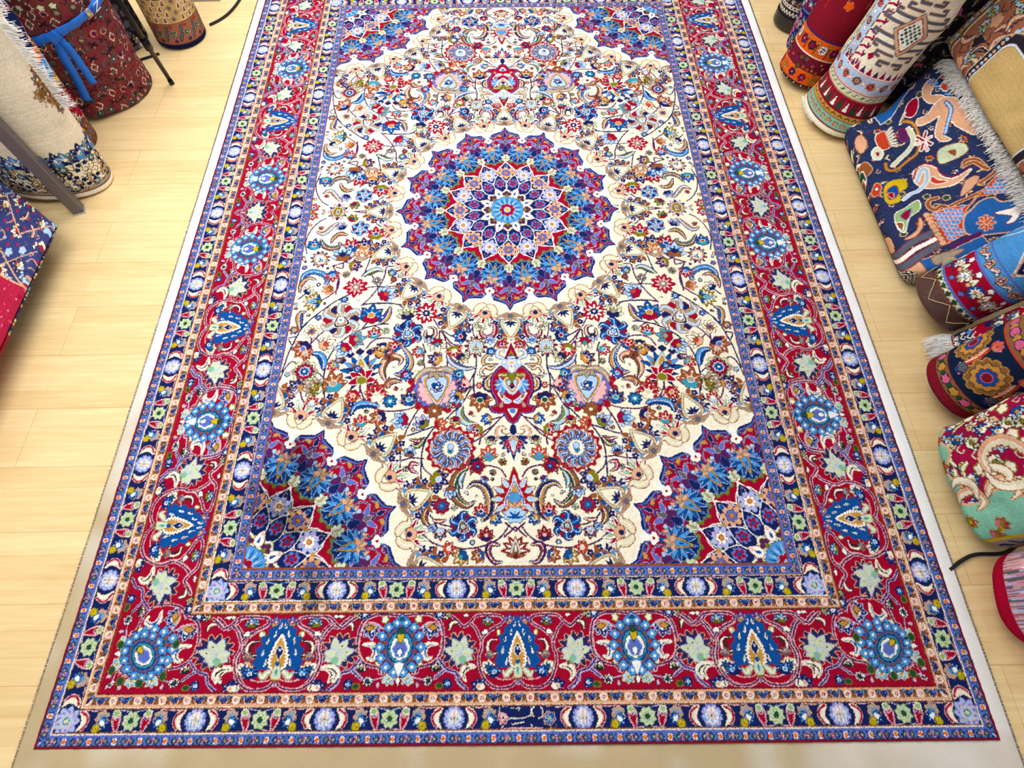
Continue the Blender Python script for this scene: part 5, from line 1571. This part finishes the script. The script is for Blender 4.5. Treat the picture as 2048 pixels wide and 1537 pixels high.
def d_nav(cv, h):
    for y0,y1,c in ((0,8,'d'),(8,34,'r'),(34,38,'k'),(38,72,'W'),(72,76,'r'),(76,236,'Z'),(236,241,'c'),(241,284,'W'),(284,289,'c'),(289,1300,'Z')): bandfill(cv,h,y0,y1,c)
    for i in range(-9,10):
        x=i*44; cv.polar(x,55,14,10,'f' if i%2 else 'o','k',5,.4,0,3); cv.polar(x+22,55,8,6,'g','k'); cv.polar(x,262,16,12,'f','B',0,0,0,3); cv.polar(x+22,262,11,9,'o','k',4,.5)
    for i in range(-4,5):
        x=i*128; cv.polar(x,150,52,50,'W','o',12,.2,0,3); cv.polar(x,150,40,38,'o','k',10,.2); cv.polar(x,150,26,24,'b','r',8,.2); cv.polar(x,150,14,13,'r','f')
        cv.leaf([(x+50,190),(x+62,150),(x+60,100)],'qch',22,'k'); cv.flower(x+64,200,x+54,228,'hoc','f'); cv.flower(x+66,92,x+80,120,'fbf','P'); cv.polar(x-56,110,14,12,'a','k',5,.4); cv.stroke([(x+40,210),(x+64,180),(x+70,120)],4,'c',4)
    scatter(cv,-h,h,320,1200,84,[('f','oqf',34),('r','fPo',30),('l','qcn',34),('p','af',24),('f','pfo',30)],30)
    for i in range(-4,5): cv.fill([(i*128-30,292),(i*128+30,292),(i*128+44,330),(i*128,380),(i*128-44,330)],'p','c',5); cv.polar(i*128,325,18,22,'f','P')
tube_carpet('rolled_carpet','navy carpet roll with pink and tan flowers and a dark red end', (1.395,-.802), (.31,0,.95), .109,.109,1.25, d_nav,'Z', cap=(110,40,50))
def d_gr(cv, h):
    bandfill(cv,h,0,1000,'x')
    sc=[('f','lbo',18),('f','bwy',17),('p','CO',13),('l','COy',20),('f','Cqe',17),('f','eCO',18),('s','e',13)]
    scatter(cv,-h,h,10,900,40,sc,33)
    for P in ([(70,-30),(90,60),(60,130),(110,190),(90,300),(150,380),(130,480),(170,620),(900,620),(900,-30)],[(-150,-30),(-160,25),(-110,14),(-60,40),(-10,14),(40,36),(80,-30)]): cv.fill(catmull(P,3),'z','q',7)
    for (x,y) in ((85,40),(75,130),(115,210),(110,320),(160,400)): 
        cv.leaf([(x,y-40),(x-30,y-20),(x-34,y+20),(x,y+36),(x+20,y+10)],'iq',26,'n'); cv.leaf([(x-10,y+20),(x-50,y+24),(x-70,y-4),(x-56,y-30)],'iC',22,'n')
    cv.leaf([(20,120),(-30,120),(-50,170),(-10,215),(40,200)],'iq',30,'n'); cv.leaf([(30,215),(60,180),(50,130),(10,110)],'iC',26,'n')
    for (x,y) in ((130,20),(150,90),(160,160),(150,260),(170,330),(180,60),(-110,8),(-30,8)): cv.flower(x,y-14,x+4,y+18,('xfO','xOy','fxO')[int(x)%3],'O'); cv.polar(x+16,y-14,7,5,'O','y')
    cv.fill([(190,-40),(196,300),(240,620),(262,620),(214,280),(208,-40)],'y','O',1); cv.fill([(206,-40),(214,280),(262,620),(340,620),(300,280),(290,-40)],'t','i',2)
    for k in range(8): cv.stroke([(226+k*2,k*60),(250+k*2,k*60+16),(240,k*60+34),(262,k*60+46)],9,'B',4,out='s')
    for k in range(8): cv.polar(310+k*3,k*60+20,18,15,'d','i',5,.3)
slab('folded_carpet','folded maroon and mint green carpet with pale blue flowers, above the pink striped carpet back',(1.33,-1.112,.02),(.33,0,.94),(.08,1,0),.185,.095,.95,d_gr,'x',.03,(120,110,90),wob=.03,expo=.55,rt=.05)
def d_back(cv, h):
    r=random.Random(4); x=-h
    while x<h:
        y=0
        while y<960:
            l=r.uniform(14,70); cv.stroke([(x,y),(x,y+l)],3.2,r.choice('mmFFaaLfFj'),1); y+=l
        x+=4.2
        if r.random()<.5: cv.stroke([(x,0),(x,960)],2.6,r.choice('aaj'),1)
    for (x,y,s) in ((-50,150,22),(0,120,18),(40,170,24),(70,110,20),(95,190,24),(-80,110,14)):
        for i in range(22):
            xx=x+r.uniform(-s,s); yy=y+r.uniform(-s,s)*1.2; cv.stroke([(xx,yy),(xx,yy+16)],4,r.choice('wmi'),1)
    bandfill(cv,h,0,46,'R')
r_, f3 = slab('folded_carpet','folded carpet showing its pink and grey striped back with a bright red edge',(1.345,-1.425,.02),(.25,0,.97),(.06,1,0),.113,.10,.95,d_back,'F',.035,(170,30,40),wob=.02,expo=.75,rt=.04)
def d_tip(cv,h):
    bandfill(cv,h,0,14,'R'); bandfill(cv,h,14,900,'i'); scatter(cv,-h,h,40,850,40,[('f','xRC',18),('s','x',14)],35)
slab('folded_carpet','ivory folded carpet with a red end, lowest one at the right edge',(1.385,-1.645,.02),(.30,0,.95),(0,1,0),.085,.06,.9,d_tip,'i',.02,(150,30,40),wob=.01,expo=.8)
tag(tube_obj('cable', [(1.20,-1.345,.006),(1.245,-1.32,.006),(1.29,-1.305,.006),(1.38,-1.300,.006),(1.46,-1.25,.006)], .005, RB),'black cable on the floor running under the pink striped carpet back','cable')
